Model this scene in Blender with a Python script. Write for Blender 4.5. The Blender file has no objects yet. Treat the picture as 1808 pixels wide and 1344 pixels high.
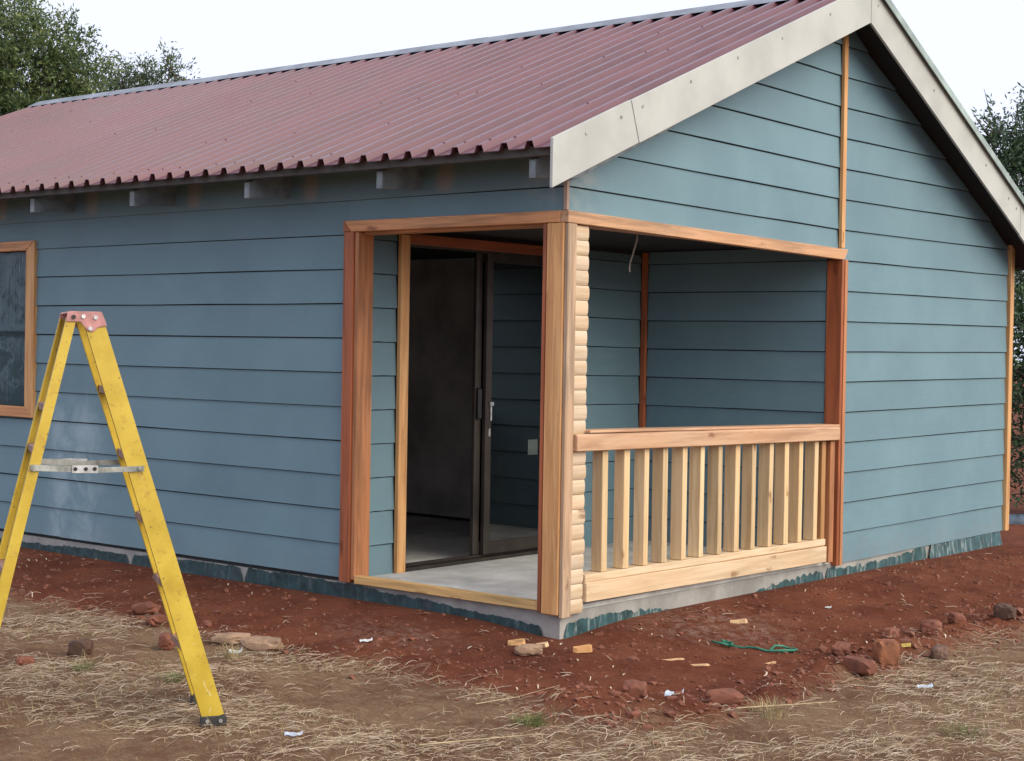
import bpy, bmesh, math, random
import numpy as np
from mathutils import Vector, Matrix
R = math.radians
random.seed(4)
rng = np.random.default_rng(7)
scn = bpy.context.scene
col = scn.collection

# ---------------------------------------------------------------- camera
yaw, pitch, roll = -0.6928, -0.0192, 0.0167
fw = Vector((math.cos(pitch)*math.sin(yaw), math.cos(pitch)*math.cos(yaw), math.sin(pitch)))
rt = fw.cross(Vector((0, 0, 1))).normalized(); up = rt.cross(fw)
c_, s_ = math.cos(roll), math.sin(roll)
rx = c_*rt + s_*up; uy = -s_*rt + c_*up
cam = bpy.data.cameras.new('camera'); co = bpy.data.objects.new('camera', cam); col.objects.link(co)
M4 = Matrix((rx, uy, -fw)).transposed().to_4x4(); M4.translation = Vector((5.2073, -6.6984, 1.3486))
co.matrix_world = M4
cam.sensor_width = 36; cam.lens = 2889.3/1808*36; cam.clip_start = .05; cam.clip_end = 1000
scn.camera = co

# ---------------------------------------------------------------- sky and sun (bright overcast, glow from the +X side)
SUN_EL, SUN_AZ = 34, 86          # azimuth clockwise from +Y
w = bpy.data.worlds.new('World'); scn.world = w; w.use_nodes = True
nt = w.node_tree; nt.nodes.clear()
sky = nt.nodes.new('ShaderNodeTexSky'); sky.sky_type = 'NISHITA'; sky.sun_disc = False
sky.sun_elevation = R(SUN_EL); sky.sun_rotation = R(SUN_AZ); sky.dust_density = 3.0; sky.air_density = 1.2
mx = nt.nodes.new('ShaderNodeMix'); mx.data_type = 'RGBA'; mx.inputs[0].default_value = .8
mx.inputs[7].default_value = (12.8, 13.5, 16.4, 1)       # the cloud layer over the clear sky
bg = nt.nodes.new('ShaderNodeBackground'); bg.inputs[1].default_value = .05
wo = nt.nodes.new('ShaderNodeOutputWorld')
nt.links.new(sky.outputs[0], mx.inputs[6]); nt.links.new(mx.outputs[2], bg.inputs[0]); nt.links.new(bg.outputs[0], wo.inputs[0])
sd = bpy.data.lights.new('sun', 'SUN'); sd.energy = 2.0; sd.angle = R(60); sd.color = (1, .92, .74)
so = bpy.data.objects.new('sun', sd); col.objects.link(so)
sdir = Vector((math.sin(R(SUN_AZ))*math.cos(R(SUN_EL)), math.cos(R(SUN_AZ))*math.cos(R(SUN_EL)), math.sin(R(SUN_EL))))
so.rotation_euler = sdir.to_track_quat('Z', 'Y').to_euler()
vs = scn.view_settings; vs.view_transform = 'Standard'; vs.look = 'None'; vs.gamma = 1; vs.use_curve_mapping = False; vs.exposure = 0.85
scn.cycles.max_bounces = 8; scn.cycles.transparent_max_bounces = 16

# ---------------------------------------------------------------- helpers
ROOT = Vector((0, 0, 0))
def tag(o, label=None, cat=None, group=None, kind=None):
    if label: o['label'] = label
    if cat: o['category'] = cat
    if group: o['group'] = group
    if kind: o['kind'] = kind
    return o
def empty(name, loc, label, cat, group=None):
    o = bpy.data.objects.new(name, None); o.location = loc; o.empty_display_size = .1
    col.objects.link(o); return tag(o, label, cat, group)
def wloc(o):
    v = Vector((0, 0, 0))
    while o: v = v + o.location; o = o.parent
    return v
def link(name, me, parent=None, loc=(0, 0, 0)):
    o = bpy.data.objects.new(name, me); o.location = loc; o.parent = parent; col.objects.link(o); return o
def mk(name, V, F, m, parent=None, origin=None, smooth=False):
    """world-space verts -> one mesh object under parent; origin = world point of the object's own origin"""
    base = wloc(parent) if parent else Vector((0, 0, 0))
    og = Vector(origin) if origin is not None else (base if parent else Vector((0, 0, 0)))
    me = bpy.data.meshes.new(name)
    me.from_pydata([tuple(Vector(v)-og) for v in V], [], F); me.materials.append(m); me.update()
    if smooth:
        for p in me.polygons: p.use_smooth = True
    return link(name, me, parent, og-base)
class MB:
    def __init__(s): s.V = []; s.F = []
    def box(s, x0, x1, y0, y1, z0, z1, skew=None):
        n = len(s.V)
        for x in (x0, x1):
            for y in (y0, y1):
                for z in (z0, z1): s.V.append((x, y, z + (skew(x, y) if skew else 0)))
        s.F += [tuple(n+i for i in f) for f in ((0, 1, 3, 2), (4, 6, 7, 5), (0, 4, 5, 1), (2, 3, 7, 6), (0, 2, 6, 4), (1, 5, 7, 3))]
        return s
    def prism(s, pts, d):
        """closed polygon pts (3d) extruded by vector d"""
        n = len(s.V); k = len(pts); d = Vector(d)
        s.V += [tuple(Vector(p)) for p in pts] + [tuple(Vector(p)+d) for p in pts]
        s.F.append(tuple(range(n+k-1, n-1, -1))); s.F.append(tuple(range(n+k, n+2*k)))
        for i in range(k):
            j = (i+1) % k; s.F.append((n+i, n+j, n+k+j, n+k+i))
        return s
    def tube(s, pts, rad, seg=6):
        n0 = len(s.V); pts = [Vector(p) for p in pts]
        for i, p in enumerate(pts):
            t = (pts[min(i+1, len(pts)-1)]-pts[max(i-1, 0)]).normalized()
            a = t.cross(Vector((0.3, .2, 1))).normalized(); b = t.cross(a)
            r = rad[i] if hasattr(rad, '__len__') else rad
            for k in range(seg):
                an = 2*math.pi*k/seg; s.V.append(tuple(p+a*r*math.cos(an)+b*r*math.sin(an)))
        for i in range(len(pts)-1):
            for k in range(seg):
                k2 = (k+1) % seg; q = n0+i*seg; s.F.append((q+k, q+k2, q+seg+k2, q+seg+k))
        s.F.append(tuple(n0+k for k in range(seg))[::-1]); s.F.append(tuple(n0+(len(pts)-1)*seg+k for k in range(seg)))
        return s
    def build(s, name, m, parent=None, origin=None, bevel=0, smooth=False, jit=0):
        o = mk(name, s.V, s.F, m, parent, origin, smooth)
        bm = bmesh.new(); bm.from_mesh(o.data)
        bmesh.ops.recalc_face_normals(bm, faces=bm.faces)
        if bevel: bmesh.ops.bevel(bm, geom=list(bm.edges), offset=bevel, segments=1, affect='EDGES', profile=.5)
        bm.to_mesh(o.data); bm.free()
        return o
def box(name, x0, x1, y0, y1, z0, z1, m, parent=None, bevel=0, skew=None):
    c = ((x0+x1)/2, (y0+y1)/2, (z0+z1)/2)
    return MB().box(x0, x1, y0, y1, z0, z1, skew).build(name, m, parent, c, bevel)
def dup(src, parent, loc):
    o = src.copy(); o.parent = parent; o.location = loc; col.objects.link(o); return o

# value noise for geometry
_T = rng.random((256, 256))
def vnoise(x, y):
    xi = np.floor(x).astype(int); yi = np.floor(y).astype(int); fx = x-xi; fy = y-yi
    fx = fx*fx*(3-2*fx); fy = fy*fy*(3-2*fy)
    a = _T[xi % 256, yi % 256]; b = _T[(xi+1) % 256, yi % 256]; c = _T[xi % 256, (yi+1) % 256]; d = _T[(xi+1) % 256, (yi+1) % 256]
    return (a*(1-fx)+b*fx)*(1-fy)+(c*(1-fx)+d*fx)*fy
def fbm(x, y, o=4):
    v = 0; a = .5; t = 0
    for i in range(o):
        v = v+a*vnoise(x*2**i+17.3*i, y*2**i+5.1*i); t += a; a *= .5
    return v/t
def sstep(a, b, x):
    t = np.clip((x-a)/(b-a), 0, 1); return t*t*(3-2*t)

# ---------------------------------------------------------------- materials
def nodes(name):
    m = bpy.data.materials.new(name); m.use_nodes = True; t = m.node_tree; t.nodes.clear()
    out = t.nodes.new('ShaderNodeOutputMaterial'); b = t.nodes.new('ShaderNodeBsdfPrincipled'); t.links.new(b.outputs[0], out.inputs[0])
    return m, t, b
class G:
    """tiny node-graph writer"""
    def __init__(s, t): s.t = t
    def n(s, typ, ins=None, **kw):
        d = s.t.nodes.new('ShaderNode'+typ)
        for k, v in kw.items(): setattr(d, k, v)
        for k, v in (ins or {}).items():
            if hasattr(v, 'is_output') or isinstance(v, bpy.types.NodeSocket): s.t.links.new(v, d.inputs[k])
            else: d.inputs[k].default_value = v
        return d
    def math(s, op, a, b=0.0, c=None, clamp=False):
        i = {0: a, 1: b}
        if c is not None: i[2] = c
        return s.n('Math', i, operation=op, use_clamp=clamp).outputs[0]
    def mix(s, f, a, b, bt='MIX'):
        d = s.n('Mix', {0: f, 6: a, 7: b}, data_type='RGBA', blend_type=bt); return d.outputs[2]
    def noise(s, vec, scale, detail=4, rough=.55, dist=0):
        return s.n('TexNoise', {'Vector': vec, 'Scale': scale, 'Detail': detail, 'Roughness': rough, 'Distortion': dist}).outputs[0]
    def ramp(s, f, a, b):
        return s.n('MapRange', {0: f, 1: a, 2: b, 3: 0., 4: 1.}, clamp=True, interpolation_type='SMOOTHSTEP').outputs[0]
    def pos(s): return s.n('NewGeometry').outputs['Position']
    def xyz(s, v): return s.n('SeparateXYZ', {0: v}).outputs
    def scale(s, v, k): return s.n('Mapping', {0: v, 3: k}).outputs[0]
    def rand(s): return s.n('ObjectInfo').outputs['Random']
    def bump(s, h, st=.2, d=.01): return s.n('Bump', {'Height': h, 'Strength': st, 'Distance': d}).outputs[0]
def c4(c): return (c[0], c[1], c[2], 1)
def mul(c, k): return tuple(min(1, x*k) for x in c)

def mat_plain(name, c, rough=.6, metal=0, var=.25, sc=20, bump=.1, spec=.5):
    m, t, b = nodes(name); g = G(t); p = g.pos()
    f = g.ramp(g.noise(p, sc, 5), .3, .7)
    cc = g.mix(f, c4(mul(c, 1-var)), c4(mul(c, 1+var)))
    t.links.new(cc, b.inputs['Base Color']); b.inputs['Roughness'].default_value = rough; b.inputs['Metallic'].default_value = metal
    b.inputs['Specular IOR Level'].default_value = spec
    if bump: t.links.new(g.bump(g.noise(p, sc*4, 4), bump, .004), b.inputs['Normal'])
    return m
def mat_wood(name, c, axis, dark=None, rough=.55, knots=.55, tint=.18, grain=1.0):
    m, t, b = nodes(name); g = G(t)
    r = g.rand(); p = g.n('VectorMath', {0: g.pos(), 1: g.n('CombineXYZ', {0: g.math('MULTIPLY', r, 31.), 1: g.math('MULTIPLY', r, 17.), 2: g.math('MULTIPLY', r, 23.)}).outputs[0]}, operation='ADD').outputs[0]
    st = [28., 28., 28.]; st[axis] = 1.6
    f = g.noise(g.scale(p, tuple(st)), 1.0, 6, .62, .6)
    big = g.noise(g.scale(p, tuple(x*.16 if i != axis else 1.1 for i, x in enumerate(st))), 1., 3)
    dark = dark or mul(c, .55)
    cc = g.mix(g.ramp(f, .36, .62), c4(dark), c4(mul(c, 1.06)))
    fine = list(st); fine[axis] = 3.5; fine = [x*2.6 for x in fine]
    crk = g.ramp(g.noise(g.scale(p, tuple(fine)), 1., 3, .6), .66, .74)
    cc = g.mix(g.math('MULTIPLY', crk, .55), cc, c4(mul(dark, .5)))
    cc = g.mix(g.math('MULTIPLY', g.ramp(big, .35, .7), .5), cc, c4((c[0]*1.12, c[1]*.95, c[2]*.8)))
    ks = [9., 9., 9.]; ks[axis] = 3.2
    kp = g.n('VectorMath', {0: g.scale(p, tuple(ks)), 1: g.n('VectorMath', {0: g.n('TexNoise', {'Vector': p, 'Scale': 22.}).outputs[1], 3: .25}, operation='SCALE').outputs[0]}, operation='ADD').outputs[0]
    vo = g.n('TexVoronoi', {'Vector': kp, 'Scale': 1.0, 'Randomness': 1.0}); 
    sel = g.math('GREATER_THAN', g.xyz(vo.outputs['Color'])[0], 1-knots)
    kn = g.math('MULTIPLY', g.math('SUBTRACT', 1., g.ramp(vo.outputs['Distance'], .05, .2)), sel)
    cc = g.mix(g.math('MULTIPLY', kn, .8), cc, c4((c[0]*.38, c[1]*.24, c[2]*.16)))
    hv = g.n('HueSaturation', {'Value': g.math('ADD', 1-tint/2, g.math('MULTIPLY', r, tint)), 'Color': cc})
    t.links.new(hv.outputs[0], b.inputs['Base Color']); b.inputs['Roughness'].default_value = rough
    t.links.new(g.bump(f, .25*grain, .004), b.inputs['Normal'])
    return m

def mat_board():
    m, t, b = nodes('painted_board'); g = G(t); p = g.pos(); x, y, z = g.xyz(p)
    base = (.132, .222, .266)
    n1 = g.noise(p, 1.7, 4); n2 = g.noise(g.scale(p, (6, 6, 26)), 1., 5, .6)
    cc = g.mix(g.ramp(n1, .3, .7), c4(mul(base, .93)), c4((base[0]*1.08, base[1]*1.07, base[2]*1.05)))
    cc = g.mix(g.math('MULTIPLY', g.ramp(n2, .4, .8), .15), cc, c4((.20, .31, .36)))
    rr = g.rand()
    cc = g.n('HueSaturation', {'Value': g.math('ADD', .95, g.math('MULTIPLY', rr, .1)), 'Color': cc}).outputs[0]
    front = g.math('LESS_THAN', y, .03)
    # lime bloom on the long wall beside the ladder
    bl = g.math('MULTIPLY', g.ramp(x, -4.62, -4.4), g.math('SUBTRACT', 1., g.ramp(x, -4.15, -3.75)))
    bl = g.math('MULTIPLY', bl, g.math('SUBTRACT', 1., g.ramp(z, .75, 1.1)))
    bn = g.ramp(g.noise(p, 3.6, 6, .7, .6), .34, .66)
    bl = g.math('MULTIPLY', g.math('MULTIPLY', bl, bn), front)
    cc = g.mix(g.math('MULTIPLY', bl, .62), cc, c4((.36, .45, .5)))
    # bare brown patches high on the wall beside each rafter
    pp = g.math('PINGPONG', g.math('ADD', x, .86), .535)
    br = g.math('SUBTRACT', 1., g.ramp(g.math('ADD', pp, g.math('MULTIPLY', g.noise(p, 16., 3), .06)), .055, .12))
    br = g.math('MULTIPLY', g.math('MULTIPLY', br, g.ramp(z, 2.19, 2.23)), front)
    br = g.math('MULTIPLY', br, g.math('LESS_THAN', x, -.4))
    cc = g.mix(g.math('MULTIPLY', br, .7), cc, c4((.29, .265, .24)))
    # thin paint by the corner above the opening
    cn = g.math('MULTIPLY', g.math('SUBTRACT', 1., g.ramp(g.n('VectorMath', {0: p, 1: (-.05, .05, 2.28)}, operation='DISTANCE').outputs['Value'], .05, .34)), g.ramp(g.noise(p, 9., 5), .35, .65))
    cc = g.mix(g.math('MULTIPLY', cn, .5), cc, c4((.37, .36, .34)))
    # dust splashed along the lowest board
    dz = g.math('MULTIPLY', g.math('SUBTRACT', 1., g.ramp(z, -.02, .2)), g.ramp(g.noise(p, 7., 5), .3, .8))
    cc = g.mix(g.math('MULTIPLY', dz, .22), cc, c4((.25, .17, .13)))
    t.links.new(cc, b.inputs['Base Color'])
    t.links.new(g.n('MapRange', {0: n2, 1: .3, 2: .7, 3: .5, 4: .72}).outputs[0], b.inputs['Roughness'])
    b.inputs['Specular IOR Level'].default_value = .35
    h = g.math('ADD', g.noise(g.scale(p, (14, 14, 60)), 1., 6, .65), g.math('MULTIPLY', g.noise(p, 3., 2), .8))
    t.links.new(g.bump(h, .18, .006), b.inputs['Normal'])
    return m
def mat_roof():
    m, t, b = nodes('roof_paint'); g = G(t); p = g.pos()
    base = (.122, .044, .058)
    n = g.noise(p, 2.2, 5); n2 = g.noise(p, 40., 3)
    cc = g.mix(g.ramp(n, .3, .7), c4(mul(base, .85)), c4(mul(base, 1.15)))
    cc = g.mix(g.math('MULTIPLY', g.ramp(g.noise(g.scale(p, (30, 3, 3)), 1., 5), .45, .8), .10), cc, c4((.24, .15, .15)))
    cc = g.n('HueSaturation', {'Value': g.math('ADD', .92, g.math('MULTIPLY', g.rand(), .16)), 'Color': cc}).outputs[0]
    t.links.new(cc, b.inputs['Base Color'])
    t.links.new(g.n('MapRange', {0: n, 1: .3, 2: .7, 3: .30, 4: .42}).outputs[0], b.inputs['Roughness'])
    t.links.new(g.bump(g.noise(p, 4., 2), .03, .01), b.inputs['Normal'])
    return m
def mat_fascia():
    m, t, b = nodes('fibre_cement'); g = G(t); p = g.pos()
    base = (.43, .437, .415)
    st = g.noise(g.scale(p, (5, 5, 1.1)), 1., 6, .65, 1.)
    cc = g.mix(g.ramp(g.noise(p, 3., 4), .3, .7), c4(mul(base, .88)), c4(mul(base, 1.06)))
    cc = g.mix(g.math('MULTIPLY', g.ramp(st, .56, .80), .30), cc, c4((.38, .36, .31)))
    cc = g.mix(g.math('MULTIPLY', g.ramp(g.noise(p, 34., 3), .62, .75), .3), cc, c4((.35, .33, .28)))
    t.links.new(cc, b.inputs['Base Color']); b.inputs['Roughness'].default_value = .75
    t.links.new(g.bump(g.noise(p, 60., 4), .12, .003), b.inputs['Normal'])
    return m
def mat_concrete(name, base, sc=1.0):
    m, t, b = nodes(name); g = G(t); p = g.pos()
    a = g.noise(p, 3.*sc, 6, .65); d = g.noise(p, 22.*sc, 5, .7)
    cc = g.mix(g.ramp(a, .3, .72), c4(mul(base, .7)), c4(mul(base, 1.2)))
    cc = g.mix(g.math('MULTIPLY', g.ramp(d, .58, .75), .5), cc, c4(mul(base, .45)))
    cc = g.mix(g.math('MULTIPLY', g.ramp(g.noise(p, 1.3, 4), .52, .75), .3), cc, c4((.26, .15, .10)))
    t.links.new(cc, b.inputs['Base Color']); b.inputs['Roughness'].default_value = .8
    t.links.new(g.bump(g.math('ADD', d, a), .4, .008), b.inputs['Normal'])
    return m
def mat_membrane(name, base, wear):
    m, t, b = nodes(name); g = G(t); p = g.pos()
    st = g.noise(g.scale(p, (26, 26, 5)), 1., 5, .65, .5)
    cc = g.mix(g.ramp(g.noise(p, 9., 4), .3, .7), c4(mul(base, .6)), c4(mul(base, 1.4)))
    cc = g.mix(g.math('MULTIPLY', g.ramp(st, .50, .68), wear), cc, c4((.38, .42, .41)))
    t.links.new(cc, b.inputs['Base Color']); b.inputs['Roughness'].default_value = .5
    t.links.new(g.bump(g.noise(p, 14., 4), .5, .012), b.inputs['Normal'])
    return m
def mat_glass(name, tint, rough=.02, wrinkle=0):
    m = bpy.data.materials.new(name); m.use_nodes = True; t = m.node_tree; t.nodes.clear(); g = G(t)
    out = t.nodes.new('ShaderNodeOutputMaterial')
    tr = g.n('BsdfTransparent', {0: c4(tint)}); gl = g.n('BsdfGlossy', {'Color': (1, 1, 1, 1), 'Roughness': rough})
    fr = g.n('Fresnel', {'IOR': 1.6 if wrinkle else 2.3})
    if wrinkle:
        p = g.pos(); h = g.math('ADD', g.noise(g.scale(p, (55, 55, 1.5)), 1., 2, .5, .3), g.math('MULTIPLY', g.noise(g.scale(p, (7, 7, 4)), 1., 3, .5, .5), 1.5))
        nb = g.bump(h, wrinkle, .05); t.links.new(nb, gl.inputs['Normal']); t.links.new(nb, fr.inputs['Normal'])
    ms = g.n('MixShader', {0: fr.outputs[0], 1: tr.outputs[0], 2: gl.outputs[0]})
    if wrinkle:
        df = g.n('BsdfDiffuse', {0: (.06, .16, .205, 1)})
        df2 = g.n('MixShader', {0: .5, 1: df.outputs[0], 2: g.n('BsdfTranslucent', {0: (.35, .5, .55, 1)}).outputs[0]})
        ms = g.n('MixShader', {0: .5, 1: ms.outputs[0], 2: df2.outputs[0]})
    t.links.new(ms.outputs[0], out.inputs[0]); return m
def mat_ladder():
    m, t, b = nodes('yellow_fibreglass'); g = G(t); p = g.pos()
    base = (.50, .34, .022)
    cc = g.mix(g.ramp(g.noise(p, 6., 5), .3, .7), c4(mul(base, .86)), c4((.56, .40, .045)))
    cc = g.mix(g.math('MULTIPLY', g.ramp(g.noise(p, 26., 5, .7, .6), .54, .70), .6), cc, c4((.36, .20, .03)))
    cc = g.mix(g.math('MULTIPLY', g.ramp(g.noise(g.scale(p, (16, 16, 7)), 1., 4, .6, 1.5), .665, .72), .7), cc, c4((.66, .58, .36)))
    cc = g.mix(g.math('MULTIPLY', g.ramp(g.noise(p, 60., 3), .64, .72), .75), cc, c4((.18, .10, .03)))
    t.links.new(cc, b.inputs['Base Color']); b.inputs['Roughness'].default_value = .42
    t.links.new(g.bump(g.noise(g.scale(p, (60, 60, 8)), 1., 4), .12, .003), b.inputs['Normal'])
    return m
def mat_ground():
    m, t, b = nodes('earth'); g = G(t); p = g.pos()
    at = g.n('Attribute', attribute_name='dry'); dry = at.outputs['Fac']
    n1 = g.noise(p, 2.4, 6, .65); n2 = g.noise(p, 19., 6, .7); n3 = g.noise(p, 90., 4, .7)
    red = g.mix(g.ramp(n1, .3, .7), c4((.140, .040, .021)), c4((.235, .078, .040)))
    red = g.mix(g.math('MULTIPLY', g.ramp(n2, .5, .75), .5), red, c4((.26, .095, .055)))
    red = g.mix(g.math('MULTIPLY', g.ramp(n3, .55, .7), .4), red, c4((.075, .022, .014)))
    gr = g.mix(g.ramp(n1, .35, .68), c4((.175, .085, .048)), c4((.28, .170, .100)))
    gr = g.mix(g.math('MULTIPLY', g.ramp(n2, .45, .7), .55), gr, c4((.32, .225, .135)))
    gr = g.mix(g.math('MULTIPLY', g.ramp(n3, .52, .7), .45), gr, c4((.09, .055, .032)))
    sv = g.n('Mapping', {0: p, 2: (0, 0, .65), 3: (26., 150., 26.)}).outputs[0]
    sn = g.noise(sv, 1., 5, .7, 1.5)
    gr = g.mix(g.math('MULTIPLY', g.ramp(sn, .50, .64), g.math('MULTIPLY', g.ramp(n1, .36, .6), .75)), gr, c4((.40, .30, .18)))
    gr = g.mix(g.math('MULTIPLY', g.ramp(sn, .46, .36), .45), gr, c4((.075, .042, .026)))
    red = g.mix(g.math('MULTIPLY', g.ramp(g.noise(p, .9, 4, .6), .48, .68), .45), red, c4((.085, .026, .017)))
    # pale cement dust spilled by the corner
    ds = g.math('SUBTRACT', 1., g.ramp(g.n('VectorMath', {0: p, 1: (.42, .85, -.15)}, operation='DISTANCE').outputs['Value'], .15, .65))
    ds2 = g.math('SUBTRACT', 1., g.ramp(g.n('VectorMath', {0: g.scale(p, (.55, 1, 1)), 1: (-.4, -.55, -.15)}, operation='DISTANCE').outputs['Value'], .05, .4))
    d = g.math('MULTIPLY', g.math('MAXIMUM', ds, g.math('MULTIPLY', ds2, .7)), g.ramp(n2, .42, .66))
    red = g.mix(g.math('MULTIPLY', d, .55), red, c4((.36, .27, .22)))
    cc = g.mix(dry, red, gr)
    t.links.new(cc, b.inputs['Base Color']); b.inputs['Roughness'].default_value = .95; b.inputs['Specular IOR Level'].default_value = .15
    h = g.math('ADD', g.noise(p, 34., 6, .75), g.math('MULTIPLY', g.noise(p, 130., 4, .7), .5))
    t.links.new(g.bump(h, 1.0, .03), b.inputs['Normal'])
    return m
def mat_attr(name, stops, rough=.9, trans=0, spec=.2):
    """colour by a per-piece random number (attribute 'kindness') through a few real-world colours"""
    m, t, b = nodes(name); g = G(t)
    a = g.n('Attribute', attribute_name='pick').outputs['Fac']
    cr = g.n('ValToRGB', {0: a}); el = cr.color_ramp.elements
    el[0].position = 0; el[0].color = c4(stops[0]); el[1].position = 1; el[1].color = c4(stops[-1])
    for i, s in enumerate(stops[1:-1]): e = el.new((i+1)/(len(stops)-1)); e.color = c4(s)
    cc = cr.outputs[0]
    t.links.new(cc, b.inputs['Base Color']); b.inputs['Roughness'].default_value = rough; b.inputs['Specular IOR Level'].default_value = spec
    if trans:
        out = [n for n in t.nodes if n.type == 'OUTPUT_MATERIAL'][0]
        tl = g.n('BsdfTranslucent', {0: cc}); ms = g.n('MixShader', {0: trans, 1: b.outputs[0], 2: tl.outputs[0]})
        t.links.new(ms.outputs[0], out.inputs[0])
    return m

BOARD = mat_board(); ROOF = mat_roof(); FASC = mat_fascia()
CONC = mat_concrete('raw_concrete', (.30, .29, .27)); SLAB = mat_concrete('floor_screed', (.52, .52, .50), .8)
MEMB_F = mat_membrane('damp_course_dark', (.013, .042, .047), .10); MEMB_G = mat_membrane('damp_course_worn_lit', (.022, .066, .072), .5)  # gable copy paler: real wear plus the brighter light put into its base
TANX = mat_wood('tan_timber_along_x', (.58, .28, .12), 0, knots=.7); TANY = mat_wood('tan_timber_along_y', (.54, .32, .18), 1, knots=.7); TANZ = mat_wood('tan_timber_upright', (.60, .345, .145), 2, dark=(.42, .20, .075), knots=.85)
TANY2 = mat_wood('light_tan_upright', (.47, .325, .215), 2, knots=.7)
REDZ = mat_wood('red_timber_upright', (.36, .105, .038), 2); REDY = mat_wood('red_timber_along_y', (.33, .095, .034), 1)
ORZ = mat_wood('orange_timber_upright', (.47, .20, .085), 2)
PINEZ = mat_wood('pale_pine_upright', (.62, .47, .275), 2, dark=(.48, .33, .165), tint=.3, knots=.7); PINEY = mat_wood('pale_pine_along_y', (.62, .48, .325), 1, dark=(.50, .36, .22)); PINEX = mat_wood('pale_pine_along_x', (.64, .42, .17), 0)
PINKY = mat_wood('pink_pine_along_y', (.52, .335, .21), 1, dark=(.38, .21, .12), knots=.8); LOGM = mat_wood('log_pine', (.56, .445, .325), 1, dark=(.47, .35, .22), tint=.2, knots=.3)
GREYW = mat_plain('grey_painted_timber', (.20, .24, .26), .6, sc=12)
DARKW = mat_plain('dark_roof_timber', (.075, .07, .066), .7, sc=12)
SHADEBLK = mat_plain('shade_black', (.012, .012, .013), .8)  # near-black colour that puts shade under the eaves and on the porch ceiling
BACK = mat_plain('dark_lining', (.03, .032, .034), .9)
INNER = mat_plain('bare_inner_board', (.42, .39, .37), .85, sc=3)
GALV = mat_plain('galvanised', (.21, .23, .26), .5, .3, sc=5)
GALVG = mat_plain('grey_green_flashing', (.30, .37, .34), .5, .2, sc=5)
BRONZE = mat_plain('bronze_aluminium', (.055, .045, .04), .4, .5, sc=5)
BLACKP = mat_plain('black_plastic', (.012, .012, .012), .4)
STEEL = mat_plain('bright_metal', (.62, .63, .62), .35, .8)
GLASS = mat_glass('door_glass', (.82, .80, .78)); FILM = mat_glass('film_on_glass', (.62, .80, .88), .14, .28)
YEL = mat_ladder(); CAPM = mat_plain('faded_red_metal', (.46, .22, .21), .55, .1, .3, 14); STEPM = mat_plain('worn_step_metal', (.26, .15, .12), .55, .3, .35, 18)
SPREAD = mat_plain('dull_metal', (.36, .37, .34), .45, .7, .35, 22)
RUB = mat_plain('dark_rubber', (.03, .028, .028), .7)
EARTH = mat_ground()
WHITE = mat_plain('white_scrap', (.52, .52, .52), .6, var=.1); PALEB = mat_plain('pale_blue_scrap', (.42, .47, .54), .6, var=.1)
CLODM = mat_concrete('red_clod', (.185, .062, .034), 5); CLODO = mat_concrete('orange_rock', (.23, .080, .034), 4); CLODD = mat_concrete('dark_clod', (.085, .042, .026), 5); STONEM = mat_concrete('tan_stone', (.30, .19, .12), 4)

# ================================================================ GROUND
def hdist(x, y):
    dx = np.maximum(x, 0); dy = np.maximum(-y, 0); return (dx**4+dy**4)**.25
def edge_T(x, y):
    t = 1.12+.40*sstep(.4, 1.4, x)-.12*sstep(-2.2, -4, x)
    return t+.34*(fbm(x*1.6+3, y*1.6+8, 4)-.5)
def dry_mask(x, y):
    d = hdist(x, y); T = edge_T(x, y); m = sstep(-.1, .14, d-T+.25*(fbm(x*7, y*7, 3)-.5))
    return m
def ground_z(x, y):
    x = np.asarray(x, float); y = np.asarray(y, float)
    d = hdist(x, y); T = edge_T(x, y)
    z = -.115-.085*sstep(0, 1.4, d)-.045*np.exp(-(x*x+y*y)/.16)
    red = 1-sstep(-.1, .15, d-T)
    side = sstep(.3, 1.3, x)
    z = z+np.exp(-((d-T+.14)/.13)**2)*(.020+.062*side)*(fbm(x*6+40, y*6, 4)*1.9-.35)
    z = z+red*(.05*(fbm(x*4.2, y*4.2+9, 4)-.5)+.030*(fbm(x*17, y*17, 3)-.5))*sstep(0, .25, d)
    z = z+(1-red)*(.05*(fbm(x*1.7+7, y*1.7, 3)-.5)+.022*(fbm(x*15, y*15, 3)-.5))
    for fx, fy in ((.081, -2.367), (-.318, -2.138), (-.394, -3.196), (-.793, -2.967)):      # trodden flat under the ladder feet
        k = np.exp(-((x-fx)**2+(y-fy)**2)/.018); z = z*(1-k)-.202*k
    return z
def gz(x, y): return float(ground_z(np.array([x]), np.array([y]))[0])
def axis(a, b, st, far):
    c = np.arange(a, b+1e-6, st); o = []; s = st; v = b
    while v < far: s *= 1.25; v += s; o.append(v)
    l = []; s = st; v = a
    while v > -far: s *= 1.25; v -= s; l.append(v)
    return np.concatenate([l[::-1], c, o])
xs = axis(-5.2, 4.2, .026, 260); ys = axis(-4.2, 6.6, .026, 260)
GX, GY = np.meshgrid(xs, ys, indexing='ij'); nx, ny = GX.shape
GZ = ground_z(GX, GY)
me = bpy.data.meshes.new('ground'); nv = nx*ny
me.vertices.add(nv); me.vertices.foreach_set('co', np.stack([GX, GY, GZ], -1).astype(np.float32).ravel())
ii = np.arange(nv).reshape(nx, ny); q = np.stack([ii[:-1, :-1], ii[1:, :-1], ii[1:, 1:], ii[:-1, 1:]], -1).reshape(-1)
nf = (nx-1)*(ny-1); me.loops.add(nf*4); me.loops.foreach_set('vertex_index', q.astype(np.int32))
me.polygons.add(nf); me.polygons.foreach_set('loop_start', np.arange(0, nf*4, 4, dtype=np.int32)); me.polygons.foreach_set('use_smooth', np.ones(nf, bool))
me.update(); me.attributes.new('dry', 'FLOAT', 'POINT').data.foreach_set('value', dry_mask(GX, GY).astype(np.float32).ravel())
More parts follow.
